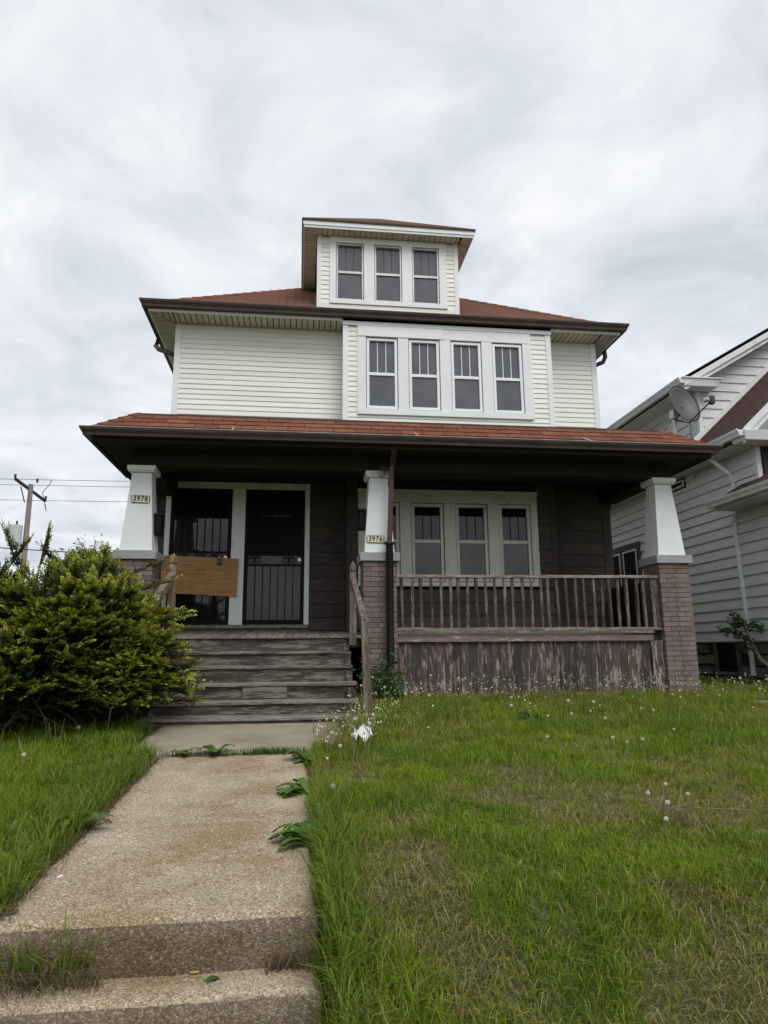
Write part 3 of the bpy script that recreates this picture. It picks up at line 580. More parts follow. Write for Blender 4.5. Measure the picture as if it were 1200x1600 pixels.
# porch floor
DZ0, DZ1, DY0 = 0.165, 0.289, 8.93
def dz(y): return DZ0 + (DZ1 - DZ0) * (y - DY0) / (YW - DY0)
dk = MB(); dk.hexa([(-2.3, 9.26, dz(9.26) - .16), (5.5, 9.26, dz(9.26) - .16), (5.5, YW - .02, dz(YW) - .16), (-2.3, YW - .02, dz(YW) - .16)], [(-2.3, 9.26, dz(9.26) - .024), (5.5, 9.26, dz(9.26) - .024), (5.5, YW - .02, dz(YW) - .024), (-2.3, YW - .02, dz(YW) - .024)]); dk = dk.build('porch_floor', 'deck_wood', house)
x_ = -2.29
while x_ < 1.35:
    y0 = DY0 + random.uniform(-0.012, 0.012); bw = 0.088; up = random.uniform(-0.002, 0.003)
    if x_ < -1.9 or x_ > 0.86: y0 = 9.58
    MB().hexa([(x_, y0, dz(y0) - .022), (x_ + bw, y0, dz(y0) - .022), (x_ + bw, YW - .02, dz(YW) - .022), (x_, YW - .02, dz(YW) - .022)],
              [(x_, y0, dz(y0) + up), (x_ + bw, y0, dz(y0) + up), (x_ + bw, YW - .02, dz(YW) + up), (x_, YW - .02, dz(YW) + up)]).build('floor_board', 'deck_wood', dk, 0.003); x_ += 0.0925
# stairs
SX0, SX1 = -1.62, 0.66
RUN, TT = 0.265, 0.034
NZ = [0.16, -0.016, -0.185, -0.375, -0.553, -0.700]    # top of floor edge and the five treads
NY = [DY0 - k_ * RUN for k_ in range(6)]
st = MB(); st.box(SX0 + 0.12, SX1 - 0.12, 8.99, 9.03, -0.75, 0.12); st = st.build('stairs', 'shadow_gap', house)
for xs in ((SX0 + 0.04, SX0 + 0.08), (SX1 - 0.08, SX1 - 0.04)):
    MB().prism([(xs[0], 9.0, -0.78), (xs[0], 9.0, 0.1), (xs[0], NY[0] + .06, 0.1), (xs[0], NY[5] + .06, -0.745), (xs[0], NY[5] + .06, -0.79)], (xs[1] - xs[0], 0, 0)).build('stringer', 'riser_wood', st)
def rbox(x0, x1, y0, y1, z0, z1, name, mat, parent, bev=0.006, sag=0.006):
    n_ = 14; mb = MB(); xs = np.linspace(x0, x1, n_); dzs = [random.uniform(-sag, sag) * 0.6 for _ in xs]; dys = [random.uniform(-sag, sag) * 0.7 for _ in xs]
    vs_ = []
    for i in range(n_):
        vs_ += [(xs[i], y0 + dys[i], z0 + dzs[i]), (xs[i], y1, z0 + dzs[i]), (xs[i], y1, z1 + dzs[i]), (xs[i], y0 + bev, z1 + dzs[i]), (xs[i], y0 + dys[i], z1 - bev + dzs[i])]
    fs_ = []
    for i in range(n_ - 1):
        for k_ in range(5): fs_.append((i * 5 + k_, (i + 1) * 5 + k_, (i + 1) * 5 + (k_ + 1) % 5, i * 5 + (k_ + 1) % 5))
    fs_ += [(4, 3, 2, 1, 0), tuple((n_ - 1) * 5 + k_ for k_ in range(5))]
    return mb.add(vs_, fs_).build(name, mat, parent)
for k_ in range(1, 6):
    e_ = 0.10 if k_ >= 4 else (0.05 if k_ == 3 else 0)
    rbox(SX0 - e_ * 0.4, SX1 + (0.03 if k_ > 2 else 0), NY[k_], NY[k_ - 1] + 0.055, NZ[k_] - TT, NZ[k_], 'tread', 'tread_wood', st)
for k_ in range(6):
    zt = NZ[k_] - (0.036 if k_ else 0.022); zb = NZ[k_ + 1] + 0.001 if k_ < 5 else -0.80
    xa = SX0 - (0.05 if k_ >= 4 else 0)
    rbox(xa, SX1, NY[k_] + 0.032, NY[k_] + 0.054, zb, zt, 'riser', 'riser_wood', st, 0.003, 0.003)
for a, b in ((-1.28, -1.02), (-0.62, 0.0)):                       # short patches nailed over the fourth riser
    rbox(a - 0.25 if a < -1.2 else a, b - 0.15 if a < -1.2 else b - 0.12, NY[3] + 0.010, NY[3] + 0.031, NZ[4] + 0.012, NZ[3] - 0.040, 'riser_patch', 'tread_wood', st, 0.004, 0.002)
# handrails: turned-cap newel at the top, sloping plank, plank post at the foot
def newel(cx, cy, z0, z1, s_, mat, nm='newel_post'):
    mb = MB(); h = s_ / 2; mb.box(cx - h, cx + h, cy - h, cy + h, z0, z1)
    o = mb.build(nm, mat, house, 0.005)
    cp = MB(); prof = [(0.78, 0), (0.78, 0.018), (1.05, 0.022), (1.05, 0.05), (0.9, 0.075), (0.55, 0.115), (0.12, 0.148)]; vs_ = []; fs_ = []
    for r_, zz_ in prof:
        for q in range(8):
            a = 2 * math.pi * (q + .5) / 8; vs_.append((cx + h * r_ * 1.08 * math.cos(a), cy + h * r_ * 1.08 * math.sin(a), z1 + zz_))
    for i in range(len(prof) - 1):
        for q in range(8): fs_.append((i * 8 + q, i * 8 + (q + 1) % 8, (i + 1) * 8 + (q + 1) % 8, (i + 1) * 8 + q))
    fs_.append(tuple((len(prof) - 1) * 8 + q for q in range(8))); cp.add(vs_, fs_).build('finial', mat, o); return o
nr = newel(0.70, 8.90, 0.05, 0.995, 0.088, 'newel_wood'); nl = newel(-1.60, 8.90, 0.05, 1.075, 0.088, 'newel_left')
def plank(pts_lo, wdt, th, nm, mat, parent):   # plank along a line in the YZ plane: centre line, vertical depth wdt, thickness th in X
    (x0, y0, z0), (x1, y1, z1) = pts_lo
    MB().hexa([(x0 - th, y0, z0 - wdt), (x0 + th, y0, z0 - wdt), (x1 + th, y1, z1 - wdt), (x1 - th, y1, z1 - wdt)], [(x0 - th, y0, z0), (x0 + th, y0, z0), (x1 + th, y1, z1), (x1 - th, y1, z1)]).build(nm, mat, parent, 0.006)
plank(((0.715, 7.48, 0.335), (0.70, 8.85, 0.93)), 0.085, 0.034, 'hand_rail', 'newel_wood', nr)
plank(((-1.66, 7.48, 0.335), (-1.60, 8.85, 0.98)), 0.12, 0.04, 'hand_rail', 'newel_left', nl)
MB().hexa([(0.715, 7.45, -0.82), (0.80, 7.45, -0.82), (0.80, 7.53, -0.82), (0.715, 7.53, -0.82)], [(0.678, 7.45, 0.29), (0.752, 7.45, 0.29), (0.752, 7.53, 0.29), (0.678, 7.53, 0.29)]).build('foot_post', 'newel_wood', nr, 0.008)
MB().box(0.775, 0.80, 7.47, 8.6, -0.80, -0.60).build('stringer', 'riser_wood', nr, 0.004)
MB().hexa([(-1.74, 7.44, -0.82), (-1.65, 7.44, -0.82), (-1.65, 7.53, -0.82), (-1.74, 7.53, -0.82)], [(-1.71, 7.44, 0.30), (-1.62, 7.44, 0.30), (-1.62, 7.53, 0.30), (-1.71, 7.53, 0.30)]).build('foot_post', 'newel_left', nl, 0.008)

# porch columns: brick pier, stone cap, tapering stuccoed shaft, capital
PH, PF = 0.2275, 9.10
BEAM = 2.455
PCNT = [0]
def column(cx, brick_sides, zvis=-9.0):
    cy = PF + PH; core = MB(); i_ = 0.007; core.box(cx - PH + i_, cx + PH - i_, cy - PH + i_, cy + PH - i_, -0.75, 1.168); c = core.build('porch_column', 'brick_mortar', house)
    H, J, W_ = 0.068, 0.008, 0.10; far = MB(); z = 1.168 - H; row = 0
    proto = {}
    while z > -0.74:
        for s_ in range(4):
            for part in range(2):
                a0, a1 = ((0.0, 0.213), (0.213, 2 * PH - W_)) if row % 2 == 0 else ((W_, W_ + 0.142), (W_ + 0.142, 2 * PH))
                if row % 2 == 1: l0, l1 = (a0, a1)[part]
                else: l0, l1 = (a0, a1)[part]
                L = l1 - l0 - J; key = round(L, 3)
                ang = s_ * math.pi / 2; u = Vector((math.cos(ang), math.sin(ang), 0)); n_ = Vector((math.sin(ang), -math.cos(ang), 0))
                ctr = Vector((cx, cy, 0)) + n_ * (PH - W_ / 2) + u * (-PH + (l0 + l1) / 2)
                single = (s_ in brick_sides) and z > zvis and PCNT[0] < 296
                if single:
                    if key not in proto:
                        b = MB(); b.box(-L / 2, L / 2, -W_ / 2, W_ / 2, 0, H - J); proto[key] = b.mesh('brick', 'brick')
                    o = link('brick', proto[key], c, ctr + n_ * random.uniform(-0.0015, 0.0025) + Vector((0, 0, z + random.uniform(-.001, .001)))); o.rotation_euler.z = ang + random.uniform(-.008, .008); PCNT[0] += 1
                else:
                    q = [ctr + u * sx * L / 2 + n_ * sn * W_ / 2 for sx, sn in ((-1, 1), (1, 1), (1, -1), (-1, -1))]
                    far.hexa([(p_.x, p_.y, z) for p_ in q], [(p_.x, p_.y, z + H - J) for p_ in q])
        z -= H; row += 1
    o = far.build('brick_courses', 'brick', c); o['kind'] = 'stuff'
    e_ = 0.045; MB().box(cx - PH - e_, cx + PH + e_, cy - PH - e_, cy + PH + e_, 1.170, 1.288).build('pier_cap', 'pier_cap', c, 0.008)
    b_, t_ = 0.208, 0.128; ring = lambda h, z_: [(cx - h, cy - h, z_), (cx + h, cy - h, z_), (cx + h, cy + h, z_), (cx - h, cy + h, z_)]
    MB().hexa(ring(b_, 1.29), ring(t_, 2.362)).build('shaft', 'stucco', c, 0.006)
    MB().hexa(ring(t_ + 0.03, 2.364), ring(t_ + 0.055, 2.39)).build('capital', 'stucco', c); MB().hexa(ring(t_ + 0.055, 2.391), ring(t_ + 0.055, BEAM - 0.002)).build('capital_block', 'stucco', c, 0.004)
    return c
cL = column(-2.13, (0, 1), 0.55); cR = column(5.333, (0, 3)); cM = column(1.084, (0, 1, 3))
def number_plate(cx, cz, txt, parent, lean):
    y = PF + 0.02 + (cz - 1.29) * 0.0747 - 0.004; p_ = MB(); hw, hh = 0.120, 0.052; c_ = 0.012
    p_.prism([(-hw + c_, 0, -hh), (hw - c_, 0, -hh), (hw, 0, -hh + c_), (hw, 0, hh - c_), (hw - c_, 0, hh), (-hw + c_, 0, hh), (-hw, 0, hh - c_), (-hw, 0, -hh + c_)], (0, 0.012, 0))
    rot = Matrix.Translation((cx, y - 0.011, cz)) @ Matrix.Rotation(-0.0745, 4, 'X') @ Matrix.Rotation(lean, 4, 'Y')
    p_.v = [tuple(rot @ Vector(q)) for q in p_.v]; o = p_.build('number_plate', 'digit', parent)
    i2 = MB(); k2 = 0.93; i2.prism([(-hw * k2, -0.0015, -hh * .88), (hw * k2, -0.0015, -hh * .88), (hw * k2, -0.0015, hh * .88), (-hw * k2, -0.0015, hh * .88)], (0, 0.001, 0)); i2.v = [tuple(rot @ Vector(q)) for q in i2.v]; i2.build('plate_face', 'plate', parent)
    cu = bpy.data.curves.new('t', 'FONT'); cu.body = txt; cu.size = 0.098; cu.align_x = 'CENTER'; cu.align_y = 'CENTER'; cu.extrude = 0.0006; cu.offset = 0.0022; cu.space_character = 1.12
    to = bpy.data.objects.new('t', cu); col.objects.link(to); bpy.context.view_layer.update()
    me = bpy.data.meshes.new_from_object(to.evaluated_get(bpy.context.evaluated_depsgraph_get())); bpy.data.objects.remove(to)
    me.transform(rot @ Matrix.Translation((0, -0.0035, 0.002)) @ Matrix.Rotation(math.pi / 2, 4, 'X') @ Matrix.Diagonal((0.9, 1, 1, 1))); me.materials.clear(); me.materials.append(MATS['digit']); link('house_number', me, parent)
number_plate(-2.118, 1.988, '3978', cL, 0.03); number_plate(1.028, 1.478, '3976', cM, 0.03)

# porch roof: beam, dark ceiling, shingled skirt with a flat deck behind, gutter
PGL, PGR, PGF = -2.675, 5.835, 8.725
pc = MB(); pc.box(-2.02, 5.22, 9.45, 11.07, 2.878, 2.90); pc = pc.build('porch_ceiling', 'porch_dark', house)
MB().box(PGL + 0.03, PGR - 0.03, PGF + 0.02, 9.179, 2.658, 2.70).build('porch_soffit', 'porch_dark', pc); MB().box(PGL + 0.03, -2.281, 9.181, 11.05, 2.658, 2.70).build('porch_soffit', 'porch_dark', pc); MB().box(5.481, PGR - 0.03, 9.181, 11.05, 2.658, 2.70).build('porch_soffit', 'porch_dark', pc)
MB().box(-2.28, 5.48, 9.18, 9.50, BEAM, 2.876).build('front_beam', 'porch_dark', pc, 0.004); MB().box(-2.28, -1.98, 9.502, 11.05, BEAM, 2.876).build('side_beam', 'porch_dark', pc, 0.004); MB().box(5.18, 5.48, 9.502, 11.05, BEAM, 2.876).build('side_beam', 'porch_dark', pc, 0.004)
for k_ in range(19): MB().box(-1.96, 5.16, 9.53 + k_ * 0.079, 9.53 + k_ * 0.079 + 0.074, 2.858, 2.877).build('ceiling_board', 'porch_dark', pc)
RZ0, RZ1, RD = 2.775, 3.165, 0.50
x0, x1, y0 = PGL - 0.06, PGR + 0.06, PGF - 0.06
lo = [(x0, 11.08, RZ0), (x0, y0, RZ0), (x1, y0, RZ0), (x1, 11.08, RZ0)]; hi = [(x0 + RD, 11.08, RZ1), (x0 + RD, y0 + RD, RZ1), (x1 - RD, y0 + RD, RZ1), (x1 - RD, 11.08, RZ1)]
q_ = math.hypot(RD, RZ1 - RZ0); sl = (RD / q_, (RZ1 - RZ0) / q_)
pr = uvmesh('porch_roof', [((lo[0], lo[1], hi[1], hi[0]), (lo[1], (0, 1, 0), (sl[0], 0, sl[1]))), ((lo[1], lo[2], hi[2], hi[1]), (lo[1], (1, 0, 0), (0, sl[0], sl[1]))), ((lo[2], lo[3], hi[3], hi[2]), (lo[2], (0, 1, 0), (-sl[0], 0, sl[1]))),
      ((hi[0], hi[1], hi[2], hi[3]), None), (((x0, 11.08, 2.702), (x1, 11.08, 2.702), (x1, y0 + .03, 2.702), (x0, y0 + .03, 2.702)), None),
      (((x0, 11.08, 2.702), (x0, y0 + .03, 2.702), lo[1], lo[0]), None), (((x0, y0 + .03, 2.702), (x1, y0 + .03, 2.702), lo[2], lo[1]), None), (((x1, y0 + .03, 2.702), (x1, 11.08, 2.702), lo[3], lo[2]), None)], 'roof_underlay', house)
ROWS = 4; ev = q_ / ROWS
def skirt_pt(x, s_, h=0.0):   # point on the front slope, s_ up the slope, h above it
    return Vector((x, y0 + sl[0] * s_ - sl[1] * h, RZ0 + sl[1] * s_ + sl[0] * h))
for r_ in range(ROWS):
    s0 = r_ * ev - (0.03 if r_ == 0 else 0); s1 = (r_ + 1) * ev + 0.012
    xa = x0 + max(s0, 0) * sl[0]; xb = x1 - max(s0, 0) * sl[0]; xt0 = x0 + s1 * sl[0]; xt1 = x1 - s1 * sl[0]
    xx = x0 - random.uniform(0.0, 0.1) - (r_ % 2) * 0.155 + 0.02 * r_
    while xx < xb:
        a, b = max(xx, xa), min(xx + 0.300 + random.uniform(-0.005, 0), xb); at, bt = max(xx, xt0), min(xx + 0.300, xt1)
        if b - a > 0.03 and bt - at > 0.02:
            h0 = 0.014 + random.uniform(0, 0.005); lift = random.uniform(0, 0.012) if r_ == 0 else 0
            if r_ == 0 and 3.4 < xx < 5.6: lift += 0.012
            MB().hexa([skirt_pt(a, s0, 0.003 + lift), skirt_pt(b, s0, 0.003 + lift), skirt_pt(bt, s1, 0.001), skirt_pt(at, s1, 0.001)], [skirt_pt(a, s0, h0 + lift), skirt_pt(b, s0, h0 + lift), skirt_pt(bt, s1, 0.005), skirt_pt(at, s1, 0.005)]).build('shingle', 'shingle_red', pr)
        xx += 0.307
for sx, c0, c1 in ((1, Vector(lo[1]), Vector(hi[1])), (-1, Vector(lo[2]), Vector(hi[2]))):
    for i in range(5):
        u0 = c0.lerp(c1, i / 5); u1 = c0.lerp(c1, (i + 1.12) / 5); s_ = 0.12; up = Vector((0, 0, 1))
        MB().add([u0 + up * .045, u0 + Vector((sx * s_, 0, .02)), u0 + Vector((0, s_, .02)), u1 + up * .03, u1 + Vector((sx * s_, 0, .012)), u1 + Vector((0, s_, .012))], [(0, 1, 4, 3), (0, 3, 5, 2), (0, 2, 1)]).build('ridge_shingle', 'shingle_red', pr)
MB().box(x0 + RD - 0.02, x1 - RD + 0.02, y0 + RD - 0.015, y0 + RD + 0.05, RZ1 + 0.002, RZ1 + 0.022).build('roof_edge_strip', 'brown_metal', pr)
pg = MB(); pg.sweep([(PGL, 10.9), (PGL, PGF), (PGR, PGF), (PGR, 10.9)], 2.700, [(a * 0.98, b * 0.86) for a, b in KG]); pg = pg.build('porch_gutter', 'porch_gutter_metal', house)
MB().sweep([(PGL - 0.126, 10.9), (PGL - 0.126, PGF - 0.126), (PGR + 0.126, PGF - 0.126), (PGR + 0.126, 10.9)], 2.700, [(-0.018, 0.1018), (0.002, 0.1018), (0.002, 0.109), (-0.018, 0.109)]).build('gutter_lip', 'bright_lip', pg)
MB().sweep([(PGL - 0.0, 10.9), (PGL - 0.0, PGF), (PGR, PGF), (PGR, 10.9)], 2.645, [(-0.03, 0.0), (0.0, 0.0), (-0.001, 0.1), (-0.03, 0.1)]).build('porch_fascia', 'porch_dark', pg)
for xs, ln in ((-0.90, -0.01), (1.55, 0.03), (3.99, 0.07)):
    MB().tube([(xs + ln, 8.615, 2.80), (xs, 8.72, 2.865), (xs - ln * 0.4, 8.80, 2.91)], 0.008, 6).build('gutter_strap', 'galvanised', pg)
ds = MB(); ds.prism([(1.225, 8.985, 2.66), (1.29, 8.985, 2.66), (1.29, 9.045, 2.66), (1.225, 9.045, 2.66)], (0, 0, -0.18)); ds.hexa([(1.175, 8.985, 1.40), (1.24, 8.985, 1.40), (1.24, 9.045, 1.40), (1.175, 9.045, 1.40)], [(1.215, 8.985, 2.479), (1.28, 8.985, 2.479), (1.28, 9.045, 2.479), (1.215, 9.045, 2.479)])
ds = ds.build('downspout', 'maroon_metal', house, 0.005)
MB().hexa([(1.225, 8.98, 2.50), (1.292, 8.98, 2.50), (1.292, 9.05, 2.50), (1.225, 9.05, 2.50)], [(1.222, 8.70, 2.68), (1.29, 8.70, 2.68), (1.29, 8.78, 2.72), (1.222, 8.78, 2.72)]).build('outlet_elbow', 'maroon_metal', ds)
pth = [(1.205, 9.0, 1.40 - i * 0.0105) for i in range(158)]; MB().tube(pth, [0.055 if i % 2 else 0.047 for i in range(158)], 12).build('corrugated_pipe', 'black_plastic', ds)
MB().box(1.13, 1.275, 8.94, 9.06, 1.385, 1.42).build('pipe_adapter', 'black_plastic', ds, 0.006)

# railing and boarded skirt between the middle and right columns
RX0, RX1, RY = 1.315, 5.105, 9.20
rl = MB(); rl.hexa([(RX0, RY - 0.055, 0.952), (RX1, RY - 0.055, 0.962), (RX1, RY + 0.035, 0.962), (RX0, RY + 0.035, 0.952)], [(RX0, RY - 0.055, 0.994), (RX1, RY - 0.055, 1.004), (RX1, RY + 0.035, 1.004), (RX0, RY + 0.035, 0.994)]); rl = rl.build('porch_railing', 'rail_wood_long', house, 0.005)
rbox(RX0, RX1 - 0.0, RY - 0.05, RY + 0.04, 0.236, 0.276, 'bottom_rail', 'rail_wood_long', rl, 0.006, 0.008)
rbox(RX0, RX1 - 0.14, RY - 0.07, RY + 0.04, 0.196, 0.232, 'ledge', 'rail_wood_long', rl, 0.006, 0.008)
for xx in (2.72, 3.92): MB().box(xx, xx + 0.12, RY - 0.075, RY + 0.02, 0.205, 0.25).build('block', 'rail_wood_long', rl, 0.008)
nbal = 29
me_b = MB().box(-0.0185, 0.0185, -0.02, 0.02, 0, 0.69).mesh('baluster', 'rail_wood')
for i in range(nbal):
    o = link('baluster', me_b, rl, (1.405 + i * (5.02 - 1.405) / (nbal - 1) + random.uniform(-0.015, 0.015), RY - 0.022, 0.266)); o.rotation_euler = (random.uniform(-.01, .01), random.uniform(-.02, .02), random.uniform(-.25, .25))
MB().box(5.03, 5.10, RY - 0.03, RY + 0.04, 0.28, 0.955).build('end_post', 'rail_wood', rl, 0.004)
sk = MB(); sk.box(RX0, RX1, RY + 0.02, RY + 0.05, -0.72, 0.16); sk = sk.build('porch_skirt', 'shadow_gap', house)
rbox(RX0, RX1 - 0.145, RY - 0.045, RY + 0.0, 0.088, 0.168, 'skirt_trim', 'trim_wood_long', sk, 0.006, 0.005)
xx = RX0; 
while xx < RX1 - 0.06:
    wd = random.uniform(0.095, 0.125) if xx < 4.85 else RX1 - xx; yy = RY + random.uniform(-0.006, 0.004); zt_ = 0.086 if xx < 4.93 else 0.2
    if xx > 4.85: yy = RY - 0.03
    MB().box(xx + 0.002, min(xx + wd, RX1) - 0.002, yy, yy + 0.019, -0.70 + random.uniform(-.02, .05), zt_).build('skirt_board', 'skirt_wood', sk, 0.003); xx += wd
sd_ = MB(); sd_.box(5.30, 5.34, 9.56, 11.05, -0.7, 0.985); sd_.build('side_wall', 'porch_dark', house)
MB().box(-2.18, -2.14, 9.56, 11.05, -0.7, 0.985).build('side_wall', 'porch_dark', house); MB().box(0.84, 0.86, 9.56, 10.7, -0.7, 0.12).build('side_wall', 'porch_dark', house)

# things fixed to or left on the porch
pl = MB(); pl.prism([(-2.16, 11.035, 0.895), (-0.985, 11.035, 0.830), (-0.968, 11.035, 1.440), (-2.165, 11.035, 1.488)], (0, -0.016, 0)); pl = pl.build('plywood_board', 'plywood'); tag(pl, 'orange-brown plywood sheet fixed across the left black storm door', 'plywood')
lb = thing('lockbox', (-1.265, 10.985, 1.33), 'small black combination lockbox hanging over the plywood sheet', 'lockbox')
MB().box(-1.30, -1.235, 10.975, 11.015, 1.335, 1.435).build('case', 'plastic_grey', lb, 0.008)
MB().tube([(-1.287 + 0.02 * (1 - math.cos(a)), 10.99, 1.43 + 0.055 * math.sin(a)) for a in np.linspace(0, math.pi, 10)], 0.006, 6).build('shackle', 'steel', lb)
for i in range(4): MB().tube([(-1.29 + i * 0.015, 10.974, 1.385), (-1.29 + i * 0.015, 10.970, 1.385)], 0.005, 8).build('dial', 'steel', lb)
def mailbox(x, y, z, s_, label):
    t = thing('mailbox', (x, y, z), label, 'mailbox')
    b = MB(); b.box(x - 0.045, x + 0.045, y - 0.10, y + 0.10, z, z + 0.25); b.build('body', 'black_steel', t, 0.01)
    l = MB(); l.hexa([(x - 0.055, y - 0.11, z + 0.252), (x + 0.055, y - 0.11, z + 0.252), (x + 0.055, y + 0.11, z + 0.252), (x - 0.055, y + 0.11, z + 0.252)], [(x - 0.055 if s_ < 0 else x - 0.05, y - 0.105, z + 0.285), (x + 0.05, y - 0.105, z + 0.285), (x + 0.05, y + 0.105, z + 0.285), (x - 0.055, y + 0.105, z + 0.285)]); l.build('lid', 'black_steel', t, 0.005)
mailbox(-1.895, 9.33, 1.53, 1, 'black mailbox on the white column numbered 3978, by the boarded door'); mailbox(0.858, 9.33, 1.64, -1, 'black mailbox on the middle white column, behind its 3976 plate')
ns = MB()
for _ in range(46):
    a = Vector((1.16 + random.gauss(0, .05), 9.13 + random.gauss(0, .03), 2.44 + random.gauss(0, .03))); d = Vector((random.gauss(0, 1), random.gauss(0, .6), random.gauss(-0.3, .8))).normalized() * random.uniform(0.05, 0.16); ns.tube([a - d / 2, a + d / 2 + Vector((random.gauss(0, .02), 0, -0.01))], 0.0028, 4)
tag(ns.build('bird_nest', 'twig'), 'straggly twig nest tucked behind the downspout at a column top', 'nest')

# satellite dish on the porch roof corner
di = thing('satellite_dish', (5.72, 9.35, 3.17), 'grey satellite dish with feed arm on the porch roof corner', 'satellite dish')
MB().tube([(5.735, 9.40, 3.13), (5.735, 9.40, 3.55)], 0.026, 10).build('mast', 'galvanised', di); MB().box(5.64, 5.84, 9.30, 9.50, 3.168, 3.18).build('foot_plate', 'galvanised', di)
MB().tube([(5.62, 9.62, 3.175), (5.73, 9.41, 3.42)], 0.012, 6).build('brace', 'galvanised', di); MB().tube([(5.84, 9.62, 3.175), (5.74, 9.41, 3.42)], 0.012, 6).build('brace', 'galvanised', di)
ax = Vector((0.16, -0.93, 0.32)).normalized(); uu = ax.cross(Vector((0, 0, 1))).normalized(); vv = uu.cross(ax).normalized(); C0 = Vector((5.86, 9.36, 3.66))
vs_ = []; fs_ = []; nr_, na = 7, 32
for side in (0, 1):
    for i in range(nr_ + 1):
        r_ = i / nr_
        for k_ in range(na):
            a = 2 * math.pi * k_ / na; q = C0 + uu * (0.255 * r_ * math.cos(a)) + vv * (0.345 * r_ * math.sin(a)) + ax * (0.075 * r_ * r_ - (0.006 if side else 0)); vs_.append(q)
o0 = (nr_ + 1) * na
for i in range(nr_):
    for k_ in range(na):
        a, b = i * na + k_, i * na + (k_ + 1) % na; c, d = (i + 1) * na + (k_ + 1) % na, (i + 1) * na + k_
        fs_.append((a, b, c, d)); fs_.append((o0 + d, o0 + c, o0 + b, o0 + a))
for k_ in range(na):
    a, b = nr_ * na + k_, nr_ * na + (k_ + 1) % na; fs_.append((a, b, o0 + b, o0 + a))
smooth(MB().add(vs_, fs_).build('reflector', 'dish_grey', di))
MB().tube([C0 + uu * 0.255 * math.cos(a) + vv * 0.345 * math.sin(a) + ax * 0.073 for a in np.linspace(0, 2 * math.pi, 33)], 0.006, 5).build('rim', 'black_plastic', di)
MB().box(5.69, 5.78, 9.33, 9.45, 3.46, 3.60).build('bracket', 'galvanised', di, 0.01); MB().hexa([(5.73, 9.37, 3.46), (5.79, 9.37, 3.46), (5.79, 9.43, 3.46), (5.73, 9.43, 3.46)], [(5.80, 9.34, 3.64), (5.88, 9.34, 3.64), (5.88, 9.40, 3.64), (5.80, 9.40, 3.64)]).build('bracket_arm', 'plastic_grey', di)
foot = C0 - vv * 0.33 + ax * 0.02; lnb = Vector((6.09, 8.96, 3.61))
MB().tube([Vector((5.74, 9.38, 3.44)), foot, lnb], 0.012, 8).build('feed_arm', 'plastic_grey', di)
hd = (C0 - lnb).normalized(); MB().tube([lnb + Vector((0, 0, 0.02)), lnb + hd * 0.05 + Vector((0, 0, 0.03)), lnb + hd * 0.10 + Vector((0, 0, 0.03))], [0.03, 0.034, 0.036], 12).build('feed_horn', 'galvanised', di); MB().box(lnb.x - 0.02, lnb.x + 0.045, lnb.y - 0.04, lnb.y + 0.04, lnb.z - 0.05, lnb.z + 0.075).build('amplifier', 'plastic_grey', di, 0.008)

# ------------------------------------------------------------------ neighbouring house
NX, NYF, NYG = 7.90, 10.53, 12.05; NE0 = 5.20
nb_ = thing('neighbour_house', (9.5, 13, -0.63), 'pale grey house with wide siding, maroon roof and stone foundation beside the duplex', 'house')
mw = MB(); mw.box(NX + 0.02, 14.9, NYG + 0.01, 21, 0.06, 5.1); mw.prism([(NX + 0.02, NYG + 0.01, 5.1), (14.9, NYG + 0.01, 5.1), (14.9, NYG + 0.01, 5.33), (11.4, NYG + 0.01, 7.38), (NX + 0.02, NYG + 0.01, 5.33)], (0, 9, 0)); mw.box(NX + 0.02, 13.2, NYF + 0.02, NYG + 0.009, 0.06, 3.5); mw.box(NX + 0.021, 13.2, 7.6, NYF + 0.019, 0.06, 2.5); mw = mw.build('wall', 'neighbour_siding', nb_)
NE = 0.1905
def side_boards(y0, y1, z0, z1, name='siding_board'):
    L = y1 - y0; mb = MB(); mb.prism([(0, 0, 0.004), (-0.03, 0, 0.0), (-0.03, 0, 0.012), (-0.003, 0, NE), (0, 0, NE)], (0, L, 0)); me = mb.mesh(name, 'neighbour_siding'); z = z0
    while z < z1: link(name, me, mw, (NX, y0, z)); z += NE
side_boards(NYF, 20.8, 0.085, 3.30); side_boards(NYG + 0.35, 20.8, 0.085 + 17 * NE, 4.95); side_boards(7.7, NYF - 0.003, 0.085, 2.35)
z = 3.35
while z < 7.0:                                            # gable wall facing the street
    xq = lambda z_: max(NX, 7.46 + (z_ - (NE0 - 0.075)) / 0.585)
    a, b = xq(z), xq(z + NE)
    if b < 11.2: MB().hexa([(a, NYG - 0.026, z), (11.3, NYG - 0.026, z), (11.3, NYG, z), (a, NYG, z)], [(b, NYG - 0.003, z + NE), (11.3, NYG - 0.003, z + NE), (11.3, NYG, z + NE), (b, NYG, z + NE)]).build('siding_board', 'neighbour_siding', mw)
    z += NE
MB().box(NX - 0.03, NX + 0.05, NYG - 0.03, NYG + 0.06, 3.5, 5.02).build('corner_post', 'neighbour_trim', mw); MB().box(NX - 0.022, NX + 0.06, NYF - 0.025, NYF + 0.06, 2.4, 3.45).build('corner_post', 'neighbour_trim', mw)
